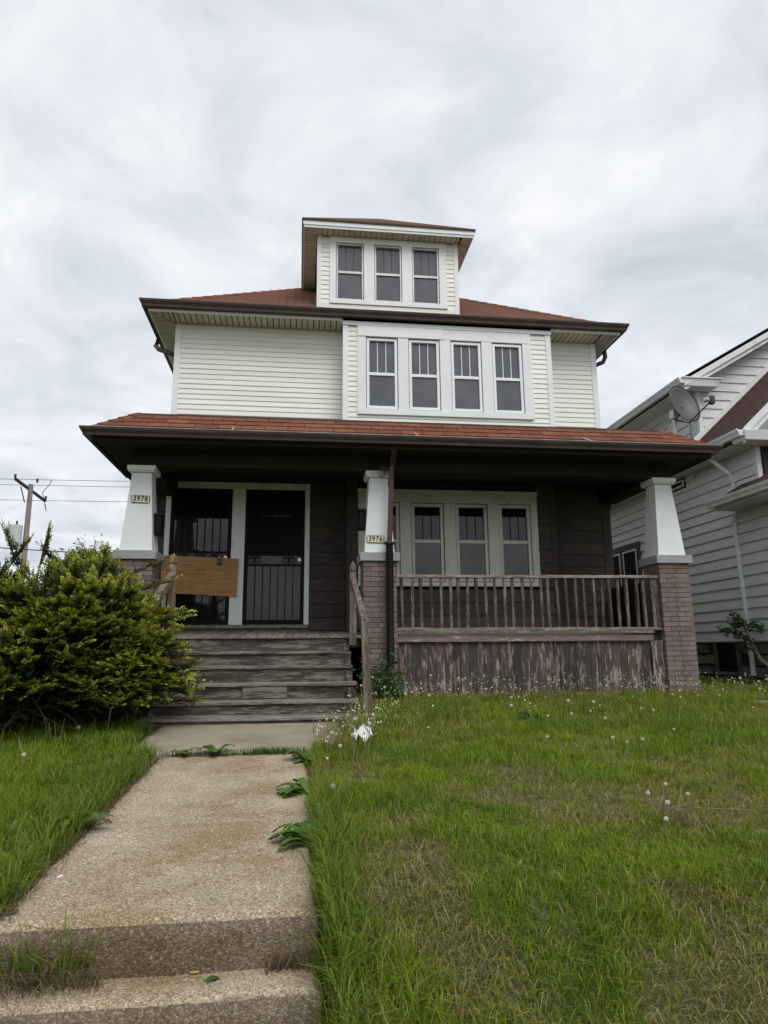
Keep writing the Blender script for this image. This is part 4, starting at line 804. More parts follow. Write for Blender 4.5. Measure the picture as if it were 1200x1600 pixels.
# foundation of rough stone blocks with a cellar window
fo = MB(); fo.box(NX + 0.06, 14.5, 7.8, 20, -0.9, 0.058); fo = fo.build('foundation', 'stone_mortar', nb_)
for row in range(4):
    zz_ = -0.74 + row * 0.2; y_ = 8.0 + (row % 2) * 0.17
    while y_ < 17:
        L = random.uniform(0.28, 0.5); yb = y_ + L - 0.025
        if not (zz_ + 0.17 > -0.46 and yb > 11.64 and y_ < 12.34):
            b = MB(); j_ = lambda: random.uniform(-0.018, 0.018)
            b.hexa([(NX - 0.01 + j_(), y_ + j_(), zz_), (NX + 0.1, y_, zz_), (NX + 0.1, yb, zz_), (NX - 0.01 + j_(), yb + j_(), zz_)], [(NX + 0.005 + j_(), y_ + j_(), zz_ + 0.178), (NX + 0.1, y_, zz_ + 0.178), (NX + 0.1, yb, zz_ + 0.178), (NX + 0.005 + j_(), yb + j_(), zz_ + 0.178)]); b.build('stone_block', 'stone', fo, 0.02)
        y_ += L
MB().box(NX + 0.02, NX + 0.062, 11.70, 12.28, -0.46, 0.056).build('cellar_window', 'dark_hole', fo); MB().box(NX - 0.02, NX + 0.06, 12.285, 12.36, -0.5, 0.05).build('cellar_frame', 'stone', fo); MB().box(NX - 0.03, NX + 0.06, 11.62, 12.36, -0.53, -0.465).build('cellar_sill', 'stone', fo, 0.01); MB().box(NX - 0.0, NX + 0.06, 11.64, 11.695, -0.46, 0.05).build('cellar_frame', 'stone', fo)
# main gable roof
def roofplane(nm, a, b, c, d, th, parent, mat='roof_neighbour'):   # a,b eave ends, c,d ridge ends
    A, B, C_, D = map(Vector, (a, b, c, d)); n_ = (B - A).cross(D - A).normalized()
    if n_.z < 0: n_ = -n_
    u = (B - A).normalized(); v_ = (D - A).normalized(); lowr = [tuple(q - n_ * th) for q in (A, B, C_, D)]; top = [a, b, c, d]
    return uvmesh(nm, [((a, b, c, d), (a, tuple(u), tuple(v_))), (tuple(lowr[::-1]), None)] + [((lowr[i], lowr[(i + 1) % 4], top[(i + 1) % 4], top[i]), None) for i in range(4)], mat, parent)
roofplane('main_roof', (7.42, 11.74, NE0), (7.42, 21, NE0), (11.4, 21, NE0 + .585 * 3.98), (11.4, 11.74, NE0 + .585 * 3.98), 0.018, nb_)
roofplane('main_roof', (15.38, 11.74, NE0), (15.38, 21, NE0), (11.4, 21, NE0 + .585 * 3.98), (11.4, 11.74, NE0 + .585 * 3.98), 0.018, nb_)
rk = MB()
for (ya, yb, dz_, h_) in ((11.72, 11.76, -0.06, 0.12), (11.762, 11.80, -0.17, 0.10)):
    rk.hexa([(7.45, ya, NE0 + dz_ - h_), (11.4, ya, NE0 + .585 * 3.95 + dz_ - h_), (11.4, yb, NE0 + .585 * 3.95 + dz_ - h_), (7.45, yb, NE0 + dz_ - h_)], [(7.45, ya, NE0 + dz_), (11.4, ya, NE0 + .585 * 3.95 + dz_), (11.4, yb, NE0 + .585 * 3.95 + dz_), (7.45, yb, NE0 + dz_)])
rk.build('rake_board', 'neighbour_trim', nb_)
rs = MB(); rs.hexa([(7.46, 11.80, NE0 - .10), (11.4, 11.80, NE0 + .585 * 3.94 - .10), (11.4, NYG - 0.02, NE0 + .585 * 3.94 - .10), (7.46, NYG - 0.02, NE0 - .10)], [(7.46, 11.80, NE0 - .07), (11.4, 11.80, NE0 + .585 * 3.94 - .07), (11.4, NYG - 0.02, NE0 + .585 * 3.94 - .07), (7.46, NYG - 0.02, NE0 - .07)]); rs.build('rake_soffit', 'neighbour_soffit', nb_)
re_ = MB(); re_.hexa([(7.46, 11.74, 5.03), (8.16, 11.74, 5.03), (8.16, NYG - 0.02, 5.03), (7.46, NYG - 0.02, 5.03)], [(7.43, 11.71, 5.18), (8.22, 11.71, 5.18), (8.22, NYG - 0.02, 5.18), (7.43, NYG - 0.02, 5.18)]); re_.build('eave_return', 'neighbour_trim', nb_, 0.01)
MB().box(7.40, 8.25, 11.69, NYG - 0.02, 5.182, 5.205).build('return_cap', 'neighbour_trim', nb_)
ng = MB(); ng.sweep([(7.45, 21), (7.45, 11.72)], 5.08, KG); ng.build('gutter', 'neighbour_trim', nb_)
def nsoffit(y0, y1, z, x0=7.45, x1=NX - 0.004):
    b = MB().box(x0, x1, y0, y1, z + 0.008, z + 0.014).build('soffit', 'soffit_gap_shade', nb_); y_ = y0 + 0.004
    pm = MB().box(x0 + 0.004, x1 - 0.002, 0, 0.198, z - 0.002, z + 0.006).mesh('soffit_panel', 'neighbour_soffit')
    while y_ + 0.2 < y1: link('soffit_panel', pm, b, (0, y_, 0)); y_ += 0.212
nsoffit(12.06, 17.0, 5.03)
# lower front wing
WZ = 3.64
roofplane('wing_roof', (7.42, 10.21, WZ), (7.42, NYG - 0.02, WZ), (10.6, NYG - 0.02, WZ + .915 * 3.18), (10.6, 10.21, WZ + .915 * 3.18), 0.05, nb_)
MB().hexa([(7.45, NYG - 0.05, WZ + .03), (10.3, NYG - 0.05, WZ + .03 + .915 * 2.85), (10.3, NYG - 0.019, WZ + .03 + .915 * 2.85), (7.45, NYG - 0.019, WZ + .03)], [(7.45, NYG - 0.05, WZ + .16), (10.3, NYG - 0.05, WZ + .16 + .915 * 2.85), (10.3, NYG - 0.019, WZ + .16 + .915 * 2.85), (7.45, NYG - 0.019, WZ + .16)]).build('flashing', 'neighbour_trim', nb_)
for (ya, dz_, h_) in ((10.17, 0.0, 0.14), (10.205, -0.14, 0.12)):
    MB().hexa([(7.46, ya, WZ + dz_ - h_), (10.6, ya, WZ + .915 * 3.14 + dz_ - h_), (10.6, ya + .04, WZ + .915 * 3.14 + dz_ - h_), (7.46, ya + .04, WZ + dz_ - h_)], [(7.46, ya, WZ + dz_), (10.6, ya, WZ + .915 * 3.14 + dz_), (10.6, ya + .04, WZ + .915 * 3.14 + dz_), (7.46, ya + .04, WZ + dz_)]).build('rake_board', 'neighbour_trim', nb_)
ng = MB(); ng.sweep([(7.45, 17), (7.45, 10.17)], 3.505, KG); ng.build('gutter', 'neighbour_trim', nb_)
MB().hexa([(7.46, 10.16, 3.43), (9.6, 10.16, 3.43), (9.6, NYF - 0.02, 3.43), (7.46, NYF - 0.02, 3.43)], [(7.43, 10.12, 3.60), (9.6, 10.12, 3.60), (9.6, NYF - 0.02, 3.60), (7.43, NYF - 0.02, 3.60)]).build('front_cornice', 'neighbour_trim', nb_, 0.01)
MB().box(7.44, NX - 0.004, NYF - 0.02, 17, 3.45, 3.50).build('wing_soffit_back', 'shadow_gap', nb_); nsoffit(10.54, 16.8, 3.43)
# front-porch roof at the corner
roofplane('porch_roof', (7.42, 7.4, 2.57), (7.42, 11.12, 2.57), (NX - 0.02, 11.02, 2.57 + .62 * .46), (NX - 0.02, 7.4, 2.57 + .62 * .46), 0.04, nb_); roofplane('porch_roof', (NX - 0.02, 7.4, 2.57 + .62 * .46), (NX - 0.02, NYF - 0.03, 2.57 + .62 * .46), (9.6, NYF - 0.03, 3.9), (9.6, 7.4, 3.9), 0.04, nb_)
ng = MB(); ng.sweep([(7.44, 11.28), (7.44, 7.4)], 2.455, KG); ng.build('gutter', 'neighbour_trim', nb_); MB().box(7.44, NX - 0.02, 7.4, 11.2, 2.40, 2.455).build('porch_soffit', 'neighbour_soffit', nb_)
MB().tube([(7.50, 11.42, 3.50), (7.58, 11.38, 3.44), (7.82, 11.20, 3.10), (7.845, 11.17, 3.02), (7.845, 11.17, 2.40)], 0.04, 8).build('downspout', 'neighbour_trim', nb_); MB().tube([(7.845, 11.22, 2.36), (7.845, 11.26, 2.2), (7.85, 11.22, 0.5), (7.85, 11.2, -0.5)], 0.04, 8).build('downspout', 'neighbour_trim', nb_); MB().box(7.80, 7.89, 11.12, 11.22, 2.93, 3.06).build('downspout_head', 'neighbour_trim', nb_, 0.006)
def side_window(y0, y1, z0, z1, parts, mat='charcoal_frame', fr=0.09, ltrim='neighbour_trim'):
    f = MB().box(NX - 0.04, NX + 0.03, y0, y1, z0, z1).build('window', mat, nb_)
    w_ = (y1 - y0 - fr * (parts + 1)) / parts
    for k_ in range(parts):
        a = y0 + fr + k_ * (w_ + fr); b = a + w_; s = MB(); e_ = 0.04
        for q in ((a, a + e_, z0 + fr, z1 - fr), (b - e_, b, z0 + fr, z1 - fr), (a + e_, b - e_, z0 + fr, z0 + fr + e_), (a + e_, b - e_, z1 - fr - e_, z1 - fr)): s.box(NX - 0.055, NX - 0.041, *q)
        s.build('sash', ltrim, f); MB().box(NX - 0.048, NX - 0.0405, a + e_, b - e_, z0 + fr + e_, z1 - fr - e_).build('pane', 'glass_dark', f)
side_window(14.80, 16.62, 1.10, 2.43, 2, fr=0.16); side_window(12.72, 13.5, 3.22, 3.425, 1, 'brown_frame', 0.03)
f = MB().box(NX + 0.08, NX + 0.9, NYF - 0.05, NYF + 0.02, 2.9, 3.42).build('window', 'brown_frame', nb_); MB().box(NX + 0.22, NX + 0.8, NYF - 0.06, NYF - 0.051, 3.0, 3.3).build('pane', 'glass_dark', f)

# ------------------------------------------------------------------ utility pole, wires, far trees
up = thing('utility_pole', (-14.7, 38, -0.63), 'weathered wooden utility pole with crossarm and grey transformer behind the bush', 'utility pole')
MB().tube([(-14.58, 38, -0.7), (-14.58, 38, 5), (-14.58, 38, 8.95)], [0.16, 0.145, 0.125], 12).build('pole', 'pole_wood', up)
MB().hexa([(-15.15, 37.2, 8.98), (-15.05, 37.2, 8.98), (-14.05, 38.9, 8.16), (-14.15, 38.9, 8.16)], [(-15.15, 37.2, 9.12), (-15.05, 37.2, 9.12), (-14.05, 38.9, 8.30), (-14.15, 38.9, 8.30)]).build('crossarm', 'wire', up)
for q in ((-15.15, 37.3, 9.1), (-14.35, 38.2, 9.1), (-14.05, 38.8, 8.25)): MB().tube([q, (q[0], q[1], q[2] + 0.22)], [0.05, 0.07], 8).build('insulator', 'wire', up)
MB().tube([(-14.98, 37.6, 5.5), (-14.98, 37.6, 6.6)], 0.33, 14).build('transformer', 'transformer_paint', up); MB().tube([(-14.95, 37.6, 6.6), (-14.95, 37.6, 6.85)], 0.05, 8).build('bushing', 'wire', up)
MB().tube([(-14.0, 38.7, 8.0), (-13.9, 38.6, 7.6), (-14.1, 38.4, 8.6), (-13.6, 38, 9.0), (-13.55, 38, 9.2)], 0.02, 5).build('jumper', 'wire', up); MB().tube([(-14.75, 37.8, 7.9), (-14.9, 37.5, 8.7)], 0.03, 5).build('brace', 'wire', up)
for i, (zl, yy, lab) in enumerate(((9.30, 37.3, 'uppermost thin power line strung from the wooden utility pole'), (9.20, 38.2, 'power line just under the uppermost one on the utility pole'), (8.48, 38.8, 'power line at the low end of the pole crossarm'))):
    pth = [(x_, yy, zl - 0.25 + 0.0006 * (x_ + 14) ** 2) for x_ in np.linspace(-48, 20, 30)]; tag(MB().tube(pth, 0.013, 5).build('power_line', 'wire'), lab, 'power line')
pth = [(x_, 30, 4.2 - 0.055 * (x_ + 10.8) + 0.0015 * (x_ + 10.8) ** 2) for x_ in np.linspace(-40, 14, 24)]; tag(MB().tube(pth, 0.022, 5).build('telephone_cable', 'wire'), 'thick black cable sagging in front of the far trees', 'cable')

def limbs(rng, base, height, spread, levels=4, r0=0.2):
    segs = []; tips = []
    def grow(p, d, L, r, lv):
        q = p + d * L; segs.append((p, q, r, r * 0.68))
        if lv == 0: tips.append((q, d)); return
        for _ in range(rng.choice([2, 3, 3])):
            nd = (d + Vector((rng.gauss(0, spread), rng.gauss(0, spread), rng.gauss(0.12, spread * .6)))).normalized(); grow(q, nd, L * rng.uniform(0.62, 0.85), r * 0.62, lv - 1)
        if lv <= 2: tips.append((q, d))
    grow(Vector(base), Vector((0, 0, 1)), height * 0.28, r0, levels); return segs, tips
def far_tree(base, height, label, leafcol, density, seed, levels=5, lsz=0.22):
    rng = random.Random(seed); t = thing('tree', base, label, 'tree', None); segs, tips = limbs(rng, base, height, 0.5, levels, height * 0.02)
    tr = MB()
    for a, b, r0, r1 in segs: tr.tube([a, (a + b) / 2 + Vector((rng.gauss(0, .04), rng.gauss(0, .04), 0)), b], [r0, (r0 + r1) / 2, r1], 5, False)
    tr.build('trunk', 'bark', t)
    R2 = np.random.RandomState(seed); P = np.array([q for q, d in tips]); n = len(P) * density; c = P[R2.randint(0, len(P), n)] + R2.normal(0, height * 0.03, (n, 3))
    leafquads('crown', c, R2, lsz, leafcol, t)
def leafquads(name, c, R2, size, colr, parent, jitter=0.35, flat=0.5):
    n = len(c); a = R2.normal(size=(n, 3)); a[:, 2] *= flat; a /= np.linalg.norm(a, axis=1)[:, None]; b = np.cross(a, R2.normal(size=(n, 3))); b /= np.linalg.norm(b, axis=1)[:, None]
    s_ = size * R2.uniform(0.6, 1.3, (n, 1)); V_ = np.stack([c - a * s_, c - b * s_ * 0.42 + a * s_ * .1, c + a * s_, c + b * s_ * 0.42 + a * s_ * .1], 1).reshape(-1, 3); F_ = np.arange(4 * n).reshape(-1, 4)
    cc = np.array(colr)[None] * (1 + jitter * R2.uniform(-1, 1, (n, 1))) * np.array([1, 1, 1])[None]; cc = np.repeat(np.clip(cc, 0.002, 1), 4, 0)
    return npmesh(name, V_, F_, 'leaves', cc, parent)
far_tree((-15.2, 49, -0.7), 9.0, 'nearly bare brownish spring tree behind the bush top', (0.17, 0.17, 0.09), 3, 11, 5, 0.12)
far_tree((-12.6, 46, -0.7), 8.4, 'light green leafing tree beside the left porch column', (0.16, 0.21, 0.05), 16, 5, 5, 0.16)

# ------------------------------------------------------------------ yew bush left of the stairs
def yew():
    R2 = np.random.RandomState(21); rnd = random.Random(21)
    t = thing('yew_bush', (-3.0, 7.4, -0.8), 'big dark green yew bush with bright new tips beside the stairs', 'bush')
    # outline: radius limits as an ellipsoid union (centre, radii)
    blobs = [((-3.5, 7.35, 0.06), (1.25, 0.95, 0.95)), ((-2.32, 7.35, 0.04), (0.92, 0.90, 0.84)), ((-4.5, 7.4, 0.12), (1.1, 1.1, 1.05)), ((-2.75, 7.05, -0.30), (1.25, 0.95, 0.58)), ((-1.80, 7.30, -0.20), (0.60, 0.62, 0.62)), ((-2.0, 7.45, 0.30), (0.52, 0.6, 0.50))]
    wts = np.array([3.0, 3.4, 0.9, 2.4, 1.8, 1.3]); wts /= wts.sum()
    segs = MB(); SP, SD, SU, ST = [], [], [], []
    nb = 1350
    cl = []
    for i in range(150):
        k_ = R2.choice(len(blobs), p=wts); d = R2.normal(size=3); d[2] = abs(d[2]) * 0.95 - 0.38; d[1] -= 0.75; d /= np.linalg.norm(d); cl.append((k_, d, R2.beta(1.6, 1.6), R2.uniform(0.9, 1.06)))
    for i in range(nb):
        k_, d0, vig, rr = cl[R2.randint(len(cl))]; c, r_ = blobs[k_]; c = np.array(c); r_ = np.array(r_)
        d = d0 + R2.normal(size=3) * np.array([0.17, 0.17, 0.08]); d /= np.linalg.norm(d)
        inner = R2.uniform(0.55, 0.95) if R2.rand() < 0.3 else rr * R2.uniform(0.93, 1.06)
        tip = c + d * r_ * inner
        if tip[2] < -0.72: tip[2] = -0.72 + R2.uniform(0, .1)
        dirv = d * np.array([1.0, 1.0, 0.55]) + np.array([0, 0, R2.uniform(-0.15, 0.30)])
        if d[2] > 0.62: dirv[2] += 0.6
        dirv /= np.linalg.norm(dirv); L = R2.uniform(0.28, 0.55); p0 = tip - dirv * L
        spray(p0, dirv, L, R2, SP, SD, SU, ST, vig=vig)
        if i % 3 == 0: segs.tube([Vector((-3 + (tip[0] + 3) * 0.35, 7.6 + (tip[1] - 7.6) * .3, -0.5)), Vector(p0 * 0.6 + tip * 0.4 - np.array([0, 0, 0.06])), Vector(tip)], [0.012, 0.006, 0.002], 4, False)
    # long whips that break the outline: right towards the steps, and upright ones on top
    whips = [((-1.75, 7.5, -0.42), (0.88, -0.08, 0.10), 0.72), ((-1.8, 7.4, -0.30), (0.9, -0.1, 0.22), 0.72), ((-1.7, 7.6, -0.5), (0.92, -.05, -0.02), 0.6), ((-1.85, 7.6, 0.05), (0.8, 0, 0.25), 0.55), ((-1.8, 7.7, 0.25), (0.75, .05, 0.2), 0.55), ((-2.0, 7.8, 0.55), (0.62, 0, 0.25), 0.6), ((-2.05, 7.9, 0.75), (0.6, .05, 0.32), 0.55), ((-1.8, 7.4, -0.1), (0.85, -.1, 0.1), 0.6),
             ((-2.95, 7.6, 0.85), (-0.38, 0, 0.9), 0.62), ((-2.75, 7.6, 0.9), (0.12, 0, 0.95), 0.52), ((-2.6, 7.7, 0.88), (0.75, 0, 0.42), 0.5), ((-2.55, 7.8, 0.85), (-0.5, 0, 0.5), 0.45), ((-2.15, 7.8, 0.72), (0.05, 0, 1), 0.5), ((-3.2, 7.5, 0.9), (-0.6, 0, 0.7), 0.5), ((-2.3, 7.7, 0.75), (0.3, 0, 0.8), 0.35), ((-3.4, 7.6, 0.9), (0.2, 0, 0.9), 0.4), ((-3.0, 7.5, 0.9), (0.5, 0, 0.8), 0.35), ((-1.95, 7.5, 0.45), (0.5, -.1, 0.6), 0.4)]
    for p_, d, L in whips:
        if d[2] > 0.4: L *= 0.72
        d = np.array(d, float); d /= np.linalg.norm(d); spray(np.array(p_), d, L, R2, SP, SD, SU, ST, 1.3, True); segs.tube([Vector(np.array(p_) - d * 0.4), Vector(p_), Vector(np.array(p_) + d * L)], [0.012, 0.008, 0.002], 4, False)
    segs.build('branches', 'bark', t)
    for i in range(5): MB().tube([(-3 + 0.25 * math.cos(i * 1.3), 7.5 + 0.2 * math.sin(i * 1.3), -0.82), (-3.2 + 1.0 * math.cos(i * 1.3), 7.6 + .4 * math.sin(i * 1.3), -0.2), (-3.2 + 1.5 * math.cos(i * 1.3), 7.7 + .6 * math.sin(i * 1.3), 0.4)], [0.05, 0.035, 0.015], 7).build('trunk', 'bark', t)
    ic = []
    for (c, r_), m_ in zip(blobs, (6000, 6000, 3000, 5000, 3000, 2500)):
        q = R2.normal(size=(m_, 3)); q /= np.linalg.norm(q, axis=1)[:, None]; q = np.array(c) + q * np.array(r_) * (R2.uniform(0.3, 0.82, (m_, 1))); ic.append(q[q[:, 2] > -0.78])
    leafquads('light_block_leaves', np.vstack(ic), R2, 0.05, (0.017, 0.034, 0.010), t, 0.4, 0.8)  # extra dark leaf quads added inside the crown to block light
    P, D, U, T = map(np.array, (SP, SD, SU, ST)); n = len(P); nn = 13
    s_ = np.linspace(0.02, 1.0, nn)[None, :, None]; Ls = R2.uniform(0.085, 0.16, (n, 1, 1)); S = np.cross(D, U)
    S /= np.linalg.norm(S, axis=1)[:, None] + 1e-9
    base = P[:, None] + D[:, None] * s_ * Ls
    sg = np.where(np.arange(nn) % 2 == 0, 1.0, -1.0)[None, :, None]
    nd = S[:, None] * sg + D[:, None] * (0.45 + 0.9 * s_ ** 3) + U[:, None] * R2.uniform(-0.1, 0.75, (n, nn, 1)); nd /= np.linalg.norm(nd, axis=2)[..., None]
    ln = R2.uniform(0.034, 0.052, (n, nn, 1)) * (1 - 0.3 * s_); wv = np.cross(nd, U[:, None] + 0.3 * R2.normal(size=(n, nn, 3))); wv /= np.linalg.norm(wv, axis=2)[..., None] + 1e-9
    wd = 0.0105
    a = base - wv * wd * .6; b = base + nd * ln * .5 + wv * wd; c = base + nd * ln; d = base + nd * ln * .5 - wv * wd
    V_ = np.stack([a, b, c, d], 2).reshape(-1, 3); F_ = np.arange(len(V_)).reshape(-1, 4)
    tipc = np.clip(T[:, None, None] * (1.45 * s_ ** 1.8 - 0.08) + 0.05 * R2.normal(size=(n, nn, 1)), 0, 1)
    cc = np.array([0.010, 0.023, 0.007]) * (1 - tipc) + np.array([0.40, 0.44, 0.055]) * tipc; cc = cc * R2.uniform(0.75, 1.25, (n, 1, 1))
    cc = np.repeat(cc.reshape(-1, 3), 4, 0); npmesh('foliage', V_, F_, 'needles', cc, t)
def spray(p0, d, L, R2, SP, SD, SU, ST, wid=0.5, whip=False, vig=0.7):
    up_ = np.array([0, 0, 1.0]) + 0.35 * R2.normal(size=3); s_ = np.cross(d, up_); s_ /= np.linalg.norm(s_) + 1e-9; u_ = np.cross(s_, d)
    n = int(18 + 14 * R2.rand()) if not whip else 34
    for j in range(n):
        f = (j + 1) / n; pp = p0 + d * L * f - np.array([0, 0, 0.05 * f * f * L])
        sg = 1 if j % 2 else -1; ang = R2.uniform(0.5, 1.0) * (1 - 0.6 * f); dd = d * math.cos(ang) + s_ * sg * math.sin(ang) + u_ * R2.uniform(-0.05, 0.35); dd /= np.linalg.norm(dd)
        reach = wid * 0.22 * (1 - 0.75 * f) * L
        SP.append(pp + s_ * sg * reach * R2.rand()); SD.append(dd); SU.append(u_ + 0.2 * R2.normal(size=3)); ST.append(min(1, (0.10 + 0.90 * f ** 2) * (0.15 + 1.05 * vig)))
    SP.append(p0 + d * L); SD.append(d); SU.append(u_); ST.append(min(1, 0.5 + 0.5 * vig))
yew()

tw = MB()
for i in range(16):
    bx_, by_ = -3.1 + random.uniform(-.5, 1.5), 6.5 + random.uniform(-.15, .25); bz_ = float(gz(bx_, by_)) - 0.02; hh = random.uniform(0.15, 0.5); sw_ = random.uniform(-.35, .35)
    tw.tube([(bx_, by_, bz_), (bx_ + sw_ * .3, by_ - .03, bz_ + hh * .6), (bx_ + sw_, by_ - .08, bz_ + hh), (bx_ + sw_ * 1.5, by_ - .1, bz_ + hh * .85)], [0.003, 0.0028, 0.002, 0.0012], 5)
tag(tw.build('dead_twigs', 'twig'), 'bare dead twigs arching out below the yew bush', 'twigs')
# ------------------------------------------------------------------ other plants
def leaf_strip(path, widths, updir):   # flat leaf along a path
    P = [Vector(q) for q in path]; L_, R_ = [], []
    for i, q in enumerate(P):
        d = (P[min(i + 1, len(P) - 1)] - P[max(i - 1, 0)]).normalized(); s_ = d.cross(updir).normalized() * widths[i]; L_.append(q - s_); R_.append(q + s_)
    return L_, R_
def rosette(x, y, n, size, label, colr, seed, toothed=True, rise=0.5, face=None):
    rng = random.Random(seed); z = float(gz(x, y)) + 0.01
    if WX0 < x < WX1 and y > STEP1: z = float(walkz(y)) + 0.004
    t = thing('broadleaf_weed', (x, y, z), label, 'weed'); lv = []
    mb = None
    for i in range(n):
        a = 2 * math.pi * i / n + rng.uniform(-.3, .3) if face is None else face + rng.uniform(-1.2, 1.2)
        L = size * rng.uniform(0.7, 1.15); d = Vector((math.cos(a), math.sin(a), 0)); k_ = 9; ri = rise * rng.uniform(0.5, 1.3); wmx = L * rng.uniform(0.15, 0.26)
        path = [Vector((x, y, z)) + d * L * s_ + Vector((0, 0, L * ri * math.sin(s_ * 2.4) * 0.6 + 0.01)) for s_ in np.linspace(0, 1, k_)]
        wd = [wmx * (0.15 + 1.1 * s_ ** 0.8) * (1 - s_ ** 5) * (1 if not toothed or q % 2 else 0.55) + 0.001 for q, s_ in enumerate(np.linspace(0, 1, k_))]
        A, B = leaf_strip(path, wd, Vector((0, 0, 1))); V_ = np.array([tuple(q) for q in A] + [tuple(q) for q in path] + [tuple(q) for q in B]); V_[k_:2 * k_, 2] -= 0.15 * wmx
        F_ = np.array([(r_ * k_ + j, r_ * k_ + j + 1, (r_ + 1) * k_ + j + 1, (r_ + 1) * k_ + j) for r_ in range(2) for j in range(k_ - 1)]); c = np.array(colr) * rng.uniform(0.7, 1.3)
        npmesh('leaf', V_, F_, 'leaves', np.repeat(c[None], len(V_), 0), t)
G1 = (0.085, 0.155, 0.028); G2 = (0.10, 0.17, 0.035)
rosette(0.10, 3.72, 26, 0.21, 'large dandelion rosette spilling over the walk edge, nearest the concrete step', G1, 1, True, 0.7, 2.6)
rosette(0.09, 4.75, 24, 0.21, 'dandelion rosette on the walk edge below the white paper scrap', G1, 2, True, 0.6, 2.8)
rosette(0.10, 5.75, 22, 0.19, 'dandelion rosette where walk and landing meet, by the white paper scrap', G2, 3, True, 0.7)
rosette(-0.66, 6.05, 9, 0.16, 'broadleaf weed in the middle of the landing joint', G1, 4, False, 0.5); rosette(-0.93, 6.05, 8, 0.14, 'broadleaf weed at the left end of the landing joint', G1, 5, False, 0.5)
rosette(-0.22, 2.86, 7, 0.13, 'small weed rooted against the concrete riser', G2, 6, True, 0.7); rosette(-1.17, 4.1, 9, 0.17, 'dark broadleaf weed in the grass left of the walk', G1, 8, True, 0.8)
rosette(2.35, 6.9, 14, 0.15, 'dark leafy weed clump in the lawn in front of the porch skirt', (0.03, 0.075, 0.02), 9, True, 1.0)
# climbing weeds at the foot of the middle column
R3 = np.random.RandomState(5); n = 1300; c = np.stack([R3.normal(1.08, 0.16, n), 8.86 + R3.normal(0, 0.10, n), -0.72 + np.abs(R3.normal(0, 0.24, n))], 1); c = c[(c[:, 1] < 9.07) & (c[:, 2] < 0.0)]
vt = thing('creeper', (1.1, 8.86, -0.66), 'leafy dark green creeper around the black corrugated pipe', 'plant'); leafquads('foliage', c, R3, 0.035, (0.045, 0.10, 0.022), vt, 0.5, 0.8)
vm = MB()
for i in range(14):
    a = c[R3.randint(len(c))]; vm.tube([(1.1 + R3.normal(0, .05), 8.86, -0.7), ((a[0] + 1.1) / 2, a[1], a[2] - 0.15), tuple(a)], 0.004, 4)
vm.build('stem', 'bark', vt)
# leaning sapling by the neighbour foundation
sp = thing('sapling', (8.05, 10.7, -0.66), 'leaning young tree with mottled trunk at the neighbour foundation', 'tree')
stem = [(8.12, 10.75, -0.66), (7.98, 10.8, -0.42), (7.78, 10.88, -0.22), (7.68, 10.9, 0.02), (7.60, 10.9, 0.28), (7.55, 10.9, 0.42)]; MB().tube(stem, [0.05, 0.045, 0.038, 0.032, 0.024, 0.012], 8).build('trunk', 'pale_bark', sp)
br = [[(7.66, 10.9, 0.1), (7.45, 10.88, 0.16), (7.25, 10.85, 0.24), (7.05, 10.8, 0.27)], [(7.58, 10.9, 0.34), (7.45, 10.88, 0.46), (7.30, 10.85, 0.52)], [(7.6, 10.9, 0.3), (7.75, 10.88, 0.36), (7.86, 10.85, 0.3)], [(7.55, 10.9, 0.4), (7.42, 10.88, 0.34), (7.32, 10.86, 0.36)], [(7.70, 10.9, -0.02), (7.5, 10.85, 0.02), (7.38, 10.84, -0.06)]]
pts_ = []
for b in br:
    MB().tube(b, [0.012, 0.009, 0.006, 0.003][:len(b)], 5).build('branch', 'pale_bark', sp)
    for i in range(len(b) - 1):
        for s_ in np.linspace(0.1, 1, 9): q = np.array(b[i]) * (1 - s_) + np.array(b[i + 1]) * s_; pts_ += [q + R3.normal(0, 0.035, 3) for _ in range(5)]
leafquads('crown', np.array(pts_), R3, 0.04, (0.05, 0.085, 0.028), sp, 0.4, 0.5)

# ------------------------------------------------------------------ lawn
def blades(name, x, y, L, wd, lean, cols, seed, label, cat=None, zoff=None):
    R2 = np.random.RandomState(seed); n = len(x); z = gz(x, y) - 0.01 if zoff is None else zoff
    a = R2.uniform(0, 2 * np.pi, n); fa = R2.uniform(0, 2 * np.pi, n); d = np.stack([np.cos(a), np.sin(a), np.zeros(n)], 1); s_ = np.stack([np.cos(fa), np.sin(fa), np.zeros(n)], 1) * (wd / 2)[:, None]
    p = np.stack([x, y, z], 1); up_ = np.array([0, 0, 1.0]); ln = (L * lean)[:, None]
    m1 = p + d * ln * 0.28 + up_ * (L * 0.55)[:, None]; t = p + d * ln + up_ * (L * (1 - 0.45 * np.clip(lean, 0, 1.4)))[:, None]
    V_ = np.stack([p - s_, p + s_, m1 + s_ * 0.8, m1 - s_ * 0.8, t], 1).reshape(-1, 3); b = np.arange(n)[:, None] * 5
    F_ = np.concatenate([b + np.array([[0, 1, 2]]), b + np.array([[0, 2, 3]]), b + np.array([[3, 2, 4]])], 1).reshape(-1, 3)
    c5 = np.repeat(cols[:, None], 5, 1); c5[:, :2] *= 0.6; c5[:, 4] *= 1.12  # blade roots coloured darker to stand for self-shadow, tips slightly lighter
    o = npmesh(name, V_, F_, 'grass_blades', c5.reshape(-1, 3)); tag(o, label, cat, None, 'stuff'); return o
